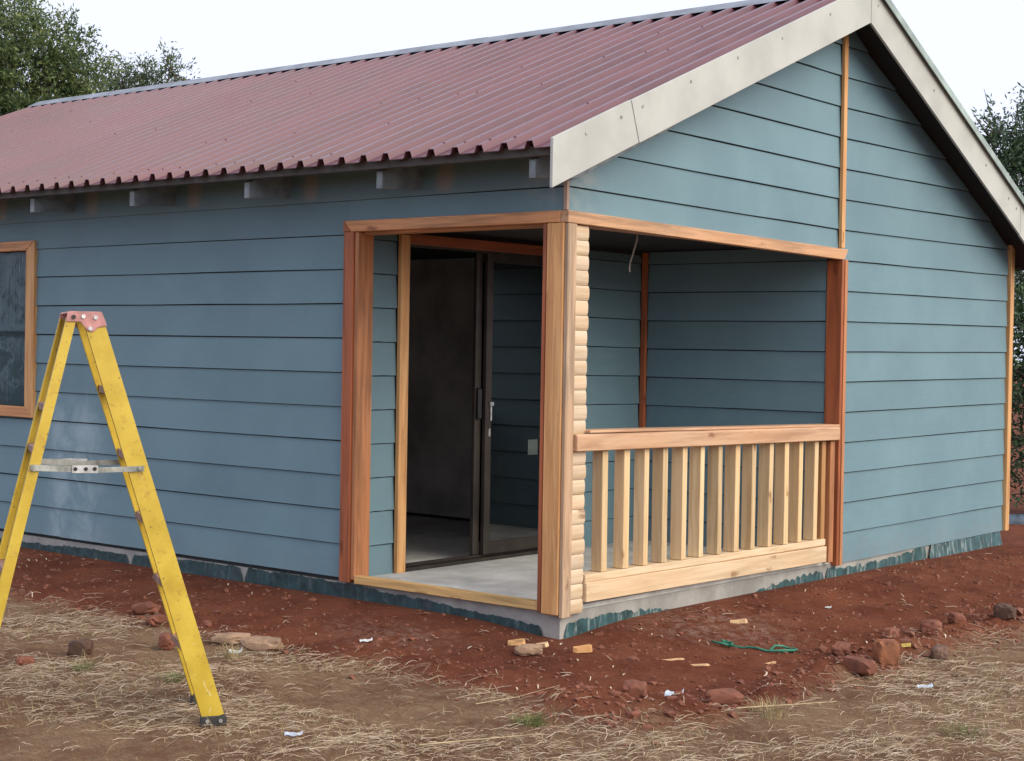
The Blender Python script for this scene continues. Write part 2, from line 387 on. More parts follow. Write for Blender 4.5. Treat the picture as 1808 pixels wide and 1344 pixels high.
me.materials.append(EARTH)
tag(link('ground', me), kind='structure')

# ================================================================ HOUSE
ZL = lambda y: 3.476-.411*(2.83-y)          # bottom of the bargeboard, front slope
ZR = lambda y: 3.476-.490*(y-2.83)          # rear slope
house = empty('timber_house', (-4.3, 2.8, -.2), 'blue grey clapboard house with maroon ribbed roof and open corner porch', 'house')

# foundation
fnd = MB().box(-8.55, -.012, .012, 5.60, -.6, -.024).build('foundation', CONC, house)
slab = box('porch_floor', -1.53, -.02, .03, 2.90, -.0235, .0, SLAB, house)
box('room_floor', -8.4, -1.531, .11, 5.5, -.0235, -.002, mat_concrete('brightened_room_floor', (.66, .65, .62), .8), house)  # screed colour raised to stand in for missing daylight indoors
def strip(name, along, a, b, top, m, off, bot=-.32, bulge=0.0):
    V = []; F = []; n = max(4, int(abs(b-a)/.007))
    for i in range(n+1):
        s = a+(b-a)*i/n; e_ = min(s-a, b-s); zt = top(s)+.016*(float(fbm(np.array(s*75.), np.array(a*9.), 3))-.5)-.07*max(0, 1-e_/.035)**1.6
        for k in range(4):
            z = bot+(zt-bot)*k/3; o_ = off+bulge*math.sin(math.pi*k/3)*(.6+.8*float(fbm(np.array(s*5.), np.array(k*1.), 2)))
            V.append((s, -o_, z) if along == 'x' else (o_, s, z))
    for i in range(n):
        for k in range(3): q = i*4+k; F.append((q, q+4, q+5, q+1))
    return mk(name, V, F, m, fnd, (a, 0, -.15) if along == 'x' else (0, a, -.15))
def rag(base, amp, fr, seed): return lambda s: base(s)+amp*(float(fbm(np.array(s*fr+seed), np.array(seed*1.), 4))-.5)
def interp(pts): 
    X = [p[0] for p in pts]; Y = [p[1] for p in pts]; return lambda s: float(np.interp(s, X, Y))
strip('damp_membrane', 'x', -2.47, -.115, rag(interp([(-2.5, -.028), (-1.6, -.03), (-1.35, -.045), (-.9, -.06), (-.5, -.088), (-.1, -.10)]), .022, 16, 2), MEMB_F, -.006)
strip('damp_membrane', 'x', -3.6, -2.49, rag(interp([(-3.6, -.05), (-2.9, -.03), (-2.5, -.026)]), .016, 12, 9), MEMB_F, -.004, bulge=.004)
strip('damp_membrane', 'x', -8.5, -3.62, rag(interp([(-8.5, -.07), (-4.7, -.075), (-3.9, -.055), (-3.6, -.05)]), .03, 9, 5), MEMB_F, -.006)
strip('damp_membrane', 'y', .045, 1.12, rag(interp([(0, -.075), (.5, -.075), (.9, -.095), (1.15, -.15)]), .035, 22, 3), MEMB_G, -.006)
strip('damp_membrane', 'y', 1.75, 2.80, rag(interp([(1.7, -.16), (2.1, -.09), (2.45, -.075), (2.8, -.055)]), .05, 26, 7), MEMB_G, -.006)
strip('damp_membrane', 'y', 2.82, 4.30, rag(interp([(2.8, -.04), (3.2, -.075), (3.7, -.062), (4.1, -.035), (4.3, -.02)]), .045, 18, 4), MEMB_G, -.006)
strip('damp_membrane', 'y', 4.33, 5.60, rag(interp([(4.3, -.018), (5.6, -.012)]), .012, 8, 6), MEMB_G, .004, bulge=.018)

# ---- front wall (y = 0): backing plus planks
front = MB()
for a in ((-8.55, -6.17, .02, .11, -.02, 2.42), (-6.17, -4.74, .02, .11, -.02, .86), (-6.17, -4.74, .02, .11, 2.0, 2.42), (-4.74, -1.55, .02, .11, -.02, 2.42), (-1.55, -.02, .02, .11, 2.07, 2.42)): front.box(*a)
front = front.build('front_wall', BACK, house)
tb, tt, gap = 0.0, .011, .0065
def plank_x(x0, x1, z0, z1, par, sx=0.0, y=0.0):
    V = []; F = []; ns = 5; wz = [random.uniform(-.0018, .0018) for _ in range(ns+1)]; wy = [random.uniform(-.0015, .0012) for _ in range(ns+1)]
    for i in range(ns+1):
        x = x0+(x1-x0)*i/ns; dz = -sx*x
        V += [(x, y+.019, z0+dz+wz[i]), (x, y+wy[i], z0+dz+wz[i]), (x, y+.011, z1-gap+dz), (x, y+.019, z1-gap+dz)]
    F = [(3, 2, 1, 0), tuple(4*ns+q for q in range(4))]
    for i in range(ns): F += [(4*i+q, 4*i+(q+1) % 4, 4*i+4+(q+1) % 4, 4*i+4+q) for q in range(4)]
    o = MB(); o.V = V; o.F = F
    return o.build('wall_board', BOARD, par, ((x0+x1)/2, y, (z0+z1)/2))
for k in range(12):
    z0, z1 = .2*k, .2*k+.2
    if k == 11: z1 = 2.42
    sx = -.0032 if k == 11 else (-.0012 if k == 10 else random.uniform(-.0004, .0004))
    xr = 0.0 if k >= 11 else (-1.6 if k < 11 else 0)
    if k == 10: xr = -1.6
    segs = []
    if .81 < z1-.03 and z0 < 1.95: segs = [(-8.55, -6.12), (-4.74, xr)]
    elif k in (0,): segs = [(-8.55, -4.393), (-4.391, xr)]
    else: segs = [(-8.55, xr)]
    for a, b in segs: plank_x(a, b, z0, z1, front, sx)
plank_x(-6.12, -4.741, .6+.2, .812+.009, front)
plank_x(-1.6, -.012, 2.072, 2.2, front)      # narrow strip above the porch beam

# ---- gable wall (x = 0)
gab = MB()
def gpoly(y0, y1, z0, x0=-.11, x1=-.02):
    ym = 2.83; top = lambda y: (ZL(y) if y < ym else ZR(y))+.13
    pts = [(x0, y0, z0), (x0, y1, z0), (x0, y1, top(y1))] + ([(x0, ym, top(ym))] if y0 < ym < y1 else []) + [(x0, y0, top(y0))]
    gab.prism(pts, (x1-x0, 0, 0))
gpoly(.112, 2.95, 2.06); gpoly(2.951, 5.60, -.02)
gab = gab.build('gable_wall', BACK, house)
def plank_y(y0a, y0b, y1a, y1b, z0l, z0r, z1l, z1r, par, x=0.0, s=1):
    """bottom edge y0a..y1a at z0l/z0r, top edge y0b..y1b at z1l/z1r; s=+1 faces +X"""
    V = []; ns = 5
    L = lambda a, b, t: a+(b-a)*t
    for i in range(ns+1):
        t = i/ns; wz = random.uniform(-.0018, .0018) if 0 < i < ns else 0; wx = random.uniform(-.0012, .0015)
        V += [(x-.019*s, L(y0a, y1a, t), L(z0l, z0r, t)+wz), (x+wx*s, L(y0a, y1a, t), L(z0l, z0r, t)+wz), (x-.011*s, L(y0b, y1b, t), L(z1l, z1r, t)), (x-.019*s, L(y0b, y1b, t), L(z1l, z1r, t))]
    o = MB(); o.V = V; o.F = [(3, 2, 1, 0), tuple(4*ns+q for q in range(4))]
    for i in range(ns): o.F += [(4*i+q, 4*i+(q+1) % 4, 4*i+4+(q+1) % 4, 4*i+4+q) for q in range(4)]
    return o.build('wall_board', BOARD, par, (x, (y0a+y1a)/2, (z0l+z1l)/2))
TOPL = lambda y: ZL(y)+.12
TOPR = lambda y: ZR(y)+.12
for k in range(10, 18):                       # left of the centre batten, over the porch opening
    zl, zr = .2*k, .2*k-.031
    z1l, z1r = zl+.2-gap, zr+.2-gap
    if k == 10: zl, zr = 2.071, 2.041
    ya = max(0.0, (zl-3.596)/.411+2.83); yb = max(0.0, (z1l-3.596)/.411+2.83)
    yb = min(yb, 2.86); 
    if ya > 2.8: continue
    f = lambda y, a, b: a+(b-a)*y/2.89
    plank_y(ya, yb, 2.895, 2.895, f(ya, zl, zr), zr, f(yb, z1l, z1r), z1r, gab)
for k in range(0, 18):                        # right of the batten, full height
    zl, zr = .2*k-.031, .2*k-.0098
    z1l, z1r = zl+.2-gap, zr+.2-gap
    y1a = min(5.63, 2.83+(3.596-zr)/.49); y1b = min(5.63, 2.83+(3.596-z1r)/.49)
    if y1a < 2.95: continue
    y1b = max(y1b, 2.93)
    plank_y(2.93, 2.93, y1a, y1b, zl, zl+(zr-zl)*(y1a-2.93)/2.7, z1l, z1l+(z1r-z1l)*(y1b-2.93)/2.7, gab)
# end walls that are out of sight but close the building
rw = MB().box(-8.55, -5.2, 5.60, 5.66, -.02, 2.3).box(-3.2, -.02, 5.60, 5.66, -.02, 2.3).box(-5.2, -3.2, 5.60, 5.66, -.02, .8).box(-5.2, -3.2, 5.60, 5.66, 2.0, 2.3).build('rear_wall', BOARD, house)
MB().box(-5.2, -3.2, 5.625, 5.63, .8, 2.0).build('added_rear_window', GLASS, house)  # unseen window added to bring daylight into the room
MB().prism([(-8.55, .112, -.02), (-8.55, 5.59, -.02), (-8.55, 5.59, 2.25), (-8.55, 2.83, 3.60), (-8.55, .112, 2.45)], (.06, 0, 0)).build('far_gable_wall', BOARD, house)
# ---- porch inner walls
pw = MB().box(-1.66, -1.572, .111, .44, -.02, 2.058).box(-1.66, -1.572, 1.99, 2.915, -.02, 2.058).box(-1.66, -1.572, .44, 1.99, 2.0, 2.058).build('porch_side_wall', BACK, house)
for k in range(11):
    z0 = .2*k; z1 = min(z0+.2, 2.062)
    if z1-z0 < .04: continue
    plank_y(.105, .105, .362, .362, z0-.02, z0-.02, z1-gap-.02, z1-gap-.02, pw, -1.552)
    plank_y(2.05, 2.05, 2.872, 2.872, z0-.02, z0-.025, z1-gap-.02, z1-gap-.025, pw, -1.552)
pb = MB().box(-4.05, -.03, 2.921, 3.0, -.02, 2.058).build('porch_back_wall', BACK, house)
for k in range(11):
    z0 = .2*k-.031; z1 = min(z0+.2, 2.06)
    plank_x(-1.515, -.09, z0, z1, pb, 0.0, 2.9)
box('inner_partition', -4.05, -1.67, 2.86, 2.918, .028, 2.05, INNER, house)  # stops short out of view so the added rear window lights the room
box('inner_lining', -4.72, -1.67, .113, .13, .0, 2.05, INNER, house)
box('inner_end_wall', -6.4, -6.34, .135, 5.5, .0, 2.05, INNER, house)
box('corner_batten', -1.548, -1.513, 2.868, 2.897, .0, 2.05, REDZ, house)
ceil = box('ceiling', -8.45, -.025, .115, 5.55, 2.06, 2.075, SHADEBLK, house)  # porch shade put into the ceiling's near-black colour

# ---- porch opening trims
of = MB().box(-1.612, -1.530, -.032, .019, -.018, 2.012).build('frame_post', REDZ, house, bevel=.004)
MB().box(-1.529, -1.498, -.020, .105, -.0, 2.008).build('frame_jamb', ORZ, house, bevel=.003)
MB().prism([(-1.612, -.034, 2.0125), (-1.552, -.034, 2.0125), (-1.612, -.034, 2.072)], (0, .05, 0)).build('frame_corner', REDZ, house)
MB().prism([(-1.550, -.034, 2.0095), (-.0205, -.034, 2.009), (-.0205, -.034, 2.070), (-1.610, -.034, 2.073)], (0, .052, 0)).build('front_beam', TANX, house, bevel=.003)
box('beam_soffit', -1.495, -.13, .02, .11, 1.995, 2.058, TANX, house, .003)
MB().prism([(-.02, -.033, 2.006), (-.02, 2.915, 1.968), (-.02, 2.965, 2.037), (-.02, -.033, 2.069)], (.055, 0, 0)).build('gable_beam', TANY, house, bevel=.003)
box('beam_soffit', -.10, -.021, .17, 2.90, 2.0, 2.058, TANY, house, .003)
MB().box(-.085, .030, 2.897, 2.962, -.035, 1.966).build('frame_post', REDZ, house, bevel=.004)
MB().box(.031, .036, 2.925, 2.962, -.035, 1.97).build('frame_strip', ORZ, house, bevel=.0015)
box('sill_plate', -1.497, -.135, -.022, .03, -.020, .027, PINEX, house, .003)
# centre batten and far corner batten
MB().prism([(.001, 2.889, 2.045), (.001, 2.933, 2.045), (.001, 2.930, 3.46), (.001, 2.884, 3.46)], (.024, 0, 0)).build('cover_batten', TANZ, house, bevel=.002)
box('corner_board', -.02, .022, 5.634, 5.70, -.012, 2.29, TANZ, house, .003)
box('corner_board', -.018, .004, -.010, .012, 2.074, 2.30, mat_wood('grey_pink_timber', (.42, .30, .25), 2), house, .002)

# ---- corner post of two boards and a stack of half-log offcuts
post = MB().box(-.110, -.012, -.012, .160, -.03, 2.004).build('corner_post', REDZ, house, bevel=.002)
box('post_board', -.104, .0085, -.037, -.0125, -.030, 2.006, TANZ, post, .005)
box('post_edge', -.135, -.111, -.030, .12, -.022, 2.004, REDZ, post, .003)
box('post_board', .0105, .034, -.030, .044, -.042, 2.003, TANY2, post, .003)
NLOG = 26; lh = 2.035/NLOG
prof = [(-.0115, 0)] + [(.0125+.0062*(1-abs(2*i/6-1)**3.2), lh*(.01+.98*i/6)) for i in range(7)] + [(-.0115, lh)]
lg = None
for i in range(NLOG):
    z = -.034+i*lh
    wide = .166+random.uniform(-.004, .004)
    if lg is None:
        o = MB().prism([(p[0]+.0, .0445, z+p[1]) for p in prof], (0, .122, 0)); lg = o.build('log_offcut', LOGM, post, (0, .045, z)); base = wloc(post); l0 = lg
    else:
        l0 = dup(lg, post, Vector((random.uniform(-.002, .002), .045+random.uniform(-.0, .004), z))-base)
    l0.scale = (random.uniform(.92, 1.08), random.uniform(.96, 1.05), .985)

# ---- railing
rail = MB().prism([(-.055, .046, .822), (.058, .046, .822), (.058, .046, .902), (.048, .046, .912), (-.055, .046, .908)], (0, 2.815, -.030)).build('railing', PINKY, house, bevel=.004)
MB().prism([(-.10, .165, .914), (.052, .165, .915), (.052, .165, .929), (-.10, .165, .928)], (0, 2.70, -.036)).build('rail_cap', PINKY, rail, bevel=.003)
MB().prism([(-.005, .172, .022), (.038, .172, .022), (.038, .172, .124), (-.005, .172, .122)], (0, 2.575, -.018)).build('bottom_rail', PINEY, rail, bevel=.003)
MB().prism([(-.075, .172, .060), (.028, .172, .126), (.028, .172, .166), (-.075, .172, .166)], (0, 2.575, -.012)).build('base_plate', PINEY, rail, bevel=.003)
for i in range(13):
    y = .318+i*.1895+random.uniform(-.006, .006); zb = .1675-.011*i/12; zt = .820-.030*(y-.05)/2.8
    a = random.uniform(-.06, .06); w_ = .048+random.uniform(-.003, .003); d_ = .074+random.uniform(-.004, .006); xo = random.uniform(-.003, .003)
    ca, sa = math.cos(a), math.sin(a); lean = random.uniform(-.004, .004)
    pts = [(.026+xo-dx*ca-dy*sa, y+dy*ca-dx*sa, zb) for dx, dy in ((0, 0), (0, w_), (d_, w_), (d_, 0))]
    MB().prism(pts, (lean*.3, lean, zt-zb)).build('baluster', PINEZ, rail, pts[0], bevel=.0025)
box('end_post', -.06, .012, 2.71, 2.76, .02, .79, mat_wood('brown_pine_upright', (.40, .22, .09), 2, knots=.7), rail, .003)
box('end_post', -.02, .030, 2.79, 2.845, -.005, .785, ORZ, rail, .003)

# ---- sliding door in the porch side wall
door = MB().box(-1.60, -1.55, .44, .47, .0, 2.0).box(-1.60, -1.55, 1.96, 1.99, .0, 2.0).box(-1.60, -1.55, .47, 1.96, 1.955, 2.0).box(-1.635, -1.53, .44, 1.99, .0005, .022).box(-1.585, -1.578, .47, 1.96, .022, .036).box(-1.62, -1.612, .47, 1.96, .022, .036).build('sliding_door', BRONZE, house, bevel=.002)
for nm, xf, y0, y1 in (('fixed_panel', -1.568, 1.19, 1.955), ('sliding_panel', -1.606, 1.13, 1.90)):
    f = MB().box(xf-.014, xf+.014, y0, y0+.058, .037, 1.954).box(xf-.014, xf+.014, y1-.05, y1, .037, 1.954).box(xf-.014, xf+.014, y0+.058, y1-.05, .037, .115).box(xf-.014, xf+.014, y0+.058, y1-.05, 1.90, 1.954).build(nm, BRONZE, house, bevel=.002)
    MB().box(xf-.003, xf+.003, y0+.059, y1-.051, .116, 1.899).build('pane', GLASS, f)
    if nm == 'sliding_panel':
        MB().box(xf+.0145, xf+.040, y0+.008, y0+.044, .90, 1.10).build('handle', BLACKP, f, bevel=.008)
    else:
        MB().box(xf+.0145, xf+.032, y0+.030, y0+.062, .985, 1.010).box(xf+.0145, xf+.026, y0+.040, y0+.052, .89, .985).build('lock', STEEL, f, bevel=.003)
        MB().box(xf+.0145, xf+.020, y0+.030, y0+.046, .79, .84).build('keeper', STEEL, f, bevel=.002)
        MB().box(xf+.0035, xf+.0045, 1.635, 1.735, .655, .755).build('sticker', mat_plain('pale_sticker', (.065, .08, .08), .6), f)
box('door_trim', -1.553, -1.522, .365, .439, .0, 2.02, TANZ, house, .003)
box('door_trim', -1.553, -1.522, 1.992, 2.046, .0, 2.02, REDZ, house, .003)
box('door_head', -1.553, -1.522, .440, 1.991, 1.968, 2.03, REDY, house, .003)

# ---- window at the left end
win = MB().box(-6.20, -6.10, -.022, .0215, .81, 2.05).build('window', TANZ, house, bevel=.004)
MB().prism([(-4.702, -.022, .81), (-4.802, -.022, .886), (-4.802, -.022, 1.984), (-4.702, -.022, 2.052)], (0, .0435, 0)).build('window_frame', TANZ, win, bevel=.004)
MB().prism([(-6.098, -.021, 1.985), (-4.8035, -.021, 1.985), (-4.704, -.021, 2.053), (-6.098, -.021, 2.053)], (0, .0425, 0)).build('window_frame', TANX, win, bevel=.004)
MB().prism([(-6.098, -.021, .809), (-4.704, -.021, .809), (-4.8035, -.021, .885), (-6.098, -.021, .885)], (0, .040, 0)).build('window_frame', TANX, win, bevel=.004)
MB().box(-6.09, -4.81, .045, .065, 1.40, 1.44).box(-6.09, -4.81, .045, .065, .886, .92).box(-6.09, -4.81, .045, .065, 1.95, 1.983).box(-4.84, -4.805, .045, .065, .92, 1.95).build('window_bar', BRONZE, win)
MB().box(-6.09, -4.806, .050, .054, .92, 1.95).build('pane', mat_glass('window_glass', (.8, .84, .85)), win)
# loose film stapled over the opening: a gently creased sheet
V = []; F = []; nxx, nzz = 90, 90
for i in range(nxx+1):
    for j in range(nzz+1):
        x = -6.09+1.285*i/nxx; z = .888+1.094*j/nzz
        V.append((x, .028+.012*(float(fbm(np.array(x*9.), np.array(z*2.5), 3))-.5)-.010*math.exp(-((z-1.42)/.022)**2)-.008*math.exp(-((x+4.86+.12*(z-1.9))/.012)**2)*(z > 1.78), z))
for i in range(nxx):
    for j in range(nzz): q = i*(nzz+1)+j; F.append((q, q+nzz+1, q+nzz+2, q+1))
mk('plastic_film', V, F, FILM, win, (-5.45, .02, 1.4), True)

# ---- roof
roof = MB()
for i in range(6):
    y = -.37+i*.61; z = 3.68-.411*(2.83-y); roof.box(-8.82, .205, y, y+.05, z-.055, z-.006, None)
    y2 = 6.03-y-.37-.05+.37; zz = 3.68-.49*(5.66-y2+.0-2.83) if False else 0
for i in range(6):
    y = 2.95+i*.60; z = 3.68-.49*(y+.05-2.83); roof.box(-8.82, -.03, y, y+.05, z-.076, z-.004, None)
roof = roof.build('roof', DARKW, house)
PITCH, HT = .1645, .037
def sheet_mesh(slope, y0, y1, zf):
    V = []; F = []; X = []
    for k in range(4):
        a = -k*PITCH
        X += [(a-.0, 0), (a-.100, 0), (a-.115, HT), (a-.149, HT)]
    X += [(-4*PITCH, 0), (-4*PITCH-.012, 0)]
    # walk toward -x: pan, rise, rib, fall
    n = len(X); ns = 2
    for t in (0, 1):
        for lay in (0, 1):
            for (x, h) in X:
                y = y0 if t == 0 else y1
                V.append((x, y, zf(y)+h-.004*lay))
    for i in range(n-1):
        F.append((i, i+1, 2*n+i+1, 2*n+i)); F.append((n+i, 3*n+i, 3*n+i+1, n+i+1)); F.append((i, n+i, n+i+1, i+1)); F.append((2*n+i, 2*n+i+1, 3*n+i+1, 3*n+i))
    return V, F
# roof slopes; black sheets added below the purlins deepen the eave shade
zf = lambda y: 3.68-.411*(2.83-y)
zr_ = lambda y: 3.68-.49*(y-2.83)
for nm, y0, y1, zz in (('f', -.42, 2.80, zf), ('r', 6.06, 2.86, zr_)):
    V, F = sheet_mesh(0, y0, y1, zz); sh = None
    for i in range(14):
        x0 = .214-min(i, 12.77)*4*PITCH
        if sh is None: sh = mk('roof_sheet', [(v[0]+x0, v[1], v[2]) for v in V], F, ROOF, roof, (x0, 0, 2.4)); s0 = sh
        else: s0 = dup(sh, roof, Vector((x0, random.uniform(-.006, .006), 2.4+random.uniform(-.0005, .0005)))-wloc(roof))
MB().prism([(.16, -.30, zf(-.30)-.062), (.16, 2.79, zf(2.79)-.062), (.16, 2.79, zf(2.79)-.059), (.16, -.30, zf(-.30)-.059)], (-8.9, 0, 0)).build('shade_sheet', SHADEBLK, roof)
MB().prism([(.16, 6.0, zr_(6.0)-.082), (.16, 2.90, zr_(2.90)-.082), (.16, 2.90, zr_(2.90)-.079), (.16, 6.0, zr_(6.0)-.079)], (-8.9, 0, 0)).build('shade_sheet', SHADEBLK, roof)
# screws on the ribs
sc_ = MB()
for i in range(13*4+3):
    x = .214-i*PITCH-.132
    for y in (-.33, .28, .89, 1.5, 2.11, 2.7):
        if random.random() < (.3 if y < 0 else .85): continue
        yy = y+random.uniform(-.015, .015); z = zf(yy)+HT
        sc_.prism([(x-.005, yy-.005, z), (x+.005, yy-.005, z), (x+.005, yy+.005, z+.002), (x-.005, yy+.005, z+.002)], (0, -.001, .004))
tag(sc_.build('roof_screw', mat_plain('screw_head', (.20, .09, .10), .5, .3), roof), kind='stuff')
# ridge capping: three lapped lengths
for (xa, xb, dz) in ((.235, -3.02, 0), (-3.0, -6.0, .003), (-5.98, -8.86, 0)):
    pr = [(xa, 2.69, 3.660+dz), (xa, 2.70, 3.668+dz), (xa, 2.80, 3.722+dz), (xa, 2.83, 3.732+dz), (xa, 2.86, 3.722+dz), (xa, 2.98, 3.65+dz), (xa, 2.98, 3.646+dz), (xa, 2.83, 3.726+dz), (xa, 2.70, 3.663+dz)]
    MB().prism(pr, (xb-xa, 0, 0)).build('ridge_cap', GALV, roof)
# bargeboards of raw fibre cement, with screws
def barge(pts, scr):
    o = MB().prism([(.214, p[0], p[1]) for p in pts], (.018, 0, 0)).build('bargeboard', FASC, house, (.22, pts[0][0], pts[0][1]), bevel=.0015)
    for (y, z) in scr:
        MB().tube([(.231, y, z), (.236, y, z)], .009, 8).build('screw', SPREAD, o, (.232, y, z))
TP = lambda y: ZL(y)+.245
barge([(-.42, ZL(-.42)), (.30, ZL(.30)), (.222, TP(.222)), (-.42, TP(-.42))], [(-.155, 2.435), (.14, 2.551)])
barge([(.307, ZL(.307)-.003), (2.83, 3.473), (2.83, 3.72), (.229, TP(.229)-.003)], [(.327, 2.629), (.778, 2.821), (1.25, 3.02), (1.735, 3.206), (2.3, 3.44)])
barge([(2.836, 3.473), (5.28, ZR(5.28)), (5.28, ZR(5.28)+.25), (2.836, 3.72)], [(2.925, 3.601), (3.762, 3.166), (4.638, 2.74), (5.056, 2.535), (5.2, 2.47)])
barge([(5.286, ZR(5.286)-.004), (6.06, ZR(6.06)), (6.06, ZR(6.06)+.25), (5.286, ZR(5.286)+.246)], [(5.5, 2.36)])
MB().prism([(.10, 2.836, 3.735), (.255, 2.836, 3.732), (.255, 2.836, 3.700), (.262, 2.836, 3.700), (.262, 2.836, 3.752), (.10, 2.836, 3.755)], (0, 3.24, -3.24*.49)).build('barge_flashing', GALVG, roof)
# rafters
raft = None
for i in range(9):
    x = .003-1.078*i
    if i == 0:
        pr = [(x, -.325, 2.205), (x, .02, 2.205+.03), (x, .9, 2.60), (x, .9, 2.78), (x, -.325, 2.30)]
        raft = MB().prism(pr, (.045, 0, 0)).build('rafter', GREYW, roof, (x, -.3, 2.25), bevel=.003)
    else: dup(raft, roof, Vector((x, -.3+random.uniform(-.012, .012), 2.25+random.uniform(-.004, .004)))-wloc(roof))
rr = None
for i in range(9):
    x = .003-1.078*i
    if rr is None: rr = MB().prism([(x, 5.98, 2.06), (x, 5.0, 2.54), (x, 5.0, 2.65), (x, 5.98, 2.15)], (.045, 0, 0)).build('rafter', GREYW, roof, (x, 5.9, 2.1), bevel=.003)
    else: dup(rr, roof, Vector((x, 5.9, 2.1))-wloc(roof))

# ================================================================ STEP LADDER
A0 = Vector((.086, -2.358, 0)); NN = Vector((-.868, .497, 0)).normalized(); UU = Vector((-.497, -.868, 0)).normalized()
def lp(s, z, off): return A0+UU*s+NN*off+Vector((0, 0, z))
OFFN = lambda z: .0+.06*(z+.2)/1.65
OFFF = lambda z: .460-.085*(z+.2)/1.65
lad = empty('step_ladder', (lp(.45, -.2, .23)), 'paint spattered yellow step ladder with a faded red top cap, standing open on the grass', 'ladder')
def channel(name, s0, z0, s1, z1, w0, w1, off, sgn, fl, th=.006):
    """C channel from bottom (s0,z0) to top; web lies in the side plane, flanges run inward by fl*sgn"""
    d = Vector((s1-s0, z1-z0)).normalized(); p = Vector((-d.y, d.x))
    V = []; F = []
    prof = [(-.5, 0), (.5, 0), (.5, fl), (.5-.001, fl)]
    ring = []
    for (s, z, w_) in ((s0, z0, w0), (s1, z1, w1)):
        h = w_/2
        pr = [(-h, 0), (h, 0), (h, fl), (h-th, fl), (h-th, th), (-h+th, th), (-h+th, fl), (-h, fl)]
        ring.append([lp(s+p.x*a, z+p.y*a, off(z)+sgn*b) for a, b in pr])
    n = 8; V = ring[0]+ring[1]
    F = [(i, (i+1) % n, n+(i+1) % n, n+i) for i in range(n)]
    F += [(0, 1, 2, 3, 4), (0, 4, 5), (0, 5, 6, 7)]; F += [tuple(x+n for x in f)[::-1] for f in ((0, 1, 2, 3, 4), (0, 4, 5), (0, 5, 6, 7))]
    m = MB(); m.V = [tuple(v) for v in V]; m.F = F
    return m.build(name, YEL, lad, tuple(lp(s0, z0, off(z0))))
FB, FT = (.019, -.165), (.508, 1.445); RB, RT = (.965, -.165), (.590, 1.440)
for off, sg, nm in ((OFFN, 1, 'n'), (OFFF, -1, 'f')):
    FB = (.019, -.165) if nm == 'n' else (-.012, -.165)
    fr = channel('front_rail', FB[0], FB[1], FT[0], FT[1], .088, .076, off, sg, .032)
    re = channel('rear_rail', RB[0], RB[1], RT[0], RT[1], .047, .038, off, sg, .028)
    # boots
    o = off(-.18); a = sorted((o-.004*sg, o+.040*sg))
    bt = MB()
    pts = [lp(s, z, a[0]) for s, z in ((FB[0]+.053, -.2), (FB[0]-.055, -.2), (FB[0]-.051, -.158), (FB[0]+.047, -.158))]
    bt.prism(pts, NN*(a[1]-a[0])); bt = bt.build('foot', RUB, lad, tuple(lp(.02, -.2, o)), bevel=.003)
    for ds in (FB[0]+.026, FB[0]-.027):
        MB().tube([lp(ds, -.178, o-.004*sg), lp(ds, -.178, o-.010*sg)], .0085, 8).build('rivet', STEEL, bt)
    pts = [lp(s, z, a[0]) for s, z in ((1.0, -.2), (.935, -.2), (.94, -.155), (.99, -.155))]
    MB().prism(pts, NN*(a[1]-a[0])).build('foot', RUB, lad, tuple(lp(.97, -.2, o)), bevel=.003)
    # spreader bars with a hinge plate
    os_ = o = off(.855)-.005*sg
    sp = MB().prism([lp(.742, .842, os_), lp(.742, .866, os_), lp(.54, .858, os_), (lp(.54, .834, os_))], NN*(-.003*sg)).prism([lp(.57, .850, os_-.004*sg), lp(.57, .830, os_-.004*sg), lp(.305, .836, os_-.004*sg), lp(.305, .858, os_-.004*sg)], NN*(-.003*sg)).build('spreader', SPREAD, lad, tuple(lp(.55, .85, os_)))
    hp = MB().prism([lp(.485, .831, os_-.009*sg), lp(.485, .861, os_-.009*sg), lp(.585, .863, os_-.009*sg), lp(.585, .833, os_-.009*sg)], NN*(-.003*sg)).build('hinge_plate', STEEL, sp)
    for s in (.728, .572, .532, .498, .322):
        MB().tube([lp(s, .848, os_-.010*sg), lp(s, .848, os_-.016*sg)], .008, 8).build('rivet', SPREAD if s in (.728, .322) else BLACKP, sp)
FB = (.019, -.165)
# steps and rear braces
for z in (1.17, .905, .64, .375, .11):
    t = (z-FB[1])/(FT[1]-FB[1]); s = FB[0]+(FT[0]-FB[0])*t; a = OFFN(z)+.006; b = OFFF(z)-.006
    st = MB().prism([lp(s-.034, z, a), lp(s+.024, z, a), lp(s+.024, z-.028, a), lp(s+.020, z-.028, a), lp(s+.020, z-.004, a), lp(s-.030, z-.004, a), lp(s-.030, z-.028, a), lp(s-.034, z-.028, a)], NN*(b-a)).build('step', STEPM, lad, tuple(lp(s, z, a)))
    MB().prism([lp(s-.02, z-.005, a+.002), lp(s+.022, z-.005, a+.002), lp(s+.022, z-.04, a+.002), lp(s+.0, z-.04, a+.002)], NN*.003).build('step_bracket', STEPM, st)
for z in (1.10, .93, .45, .05):
    t = (z-RB[1])/(RT[1]-RB[1]); s = RB[0]+(RT[0]-RB[0])*t; a = OFFN(z)+.006; b = OFFF(z)-.006
    MB().prism([lp(s-.012, z, a), lp(s+.018, z, a), lp(s+.018, z-.03, a), lp(s-.012, z-.03, a)], NN*(b-a)).build('rear_brace', STEPM, lad, tuple(lp(s, z, a)), bevel=.002)
cap = MB()
capp = [(.612, 1.428), (.606, 1.462), (.598, 1.4695), (.478, 1.4695), (.472, 1.464), (.452, 1.412), (.486, 1.408), (.503, 1.391), (.517, 1.388), (.530, 1.394), (.556, 1.428)]
a, b = OFFN(1.44)-.006, OFFF(1.44)+.006
cap.prism([lp(s, z, a) for s, z in capp], NN*.005); cap.prism([lp(s, z, b-.005) for s, z in capp], NN*.005)
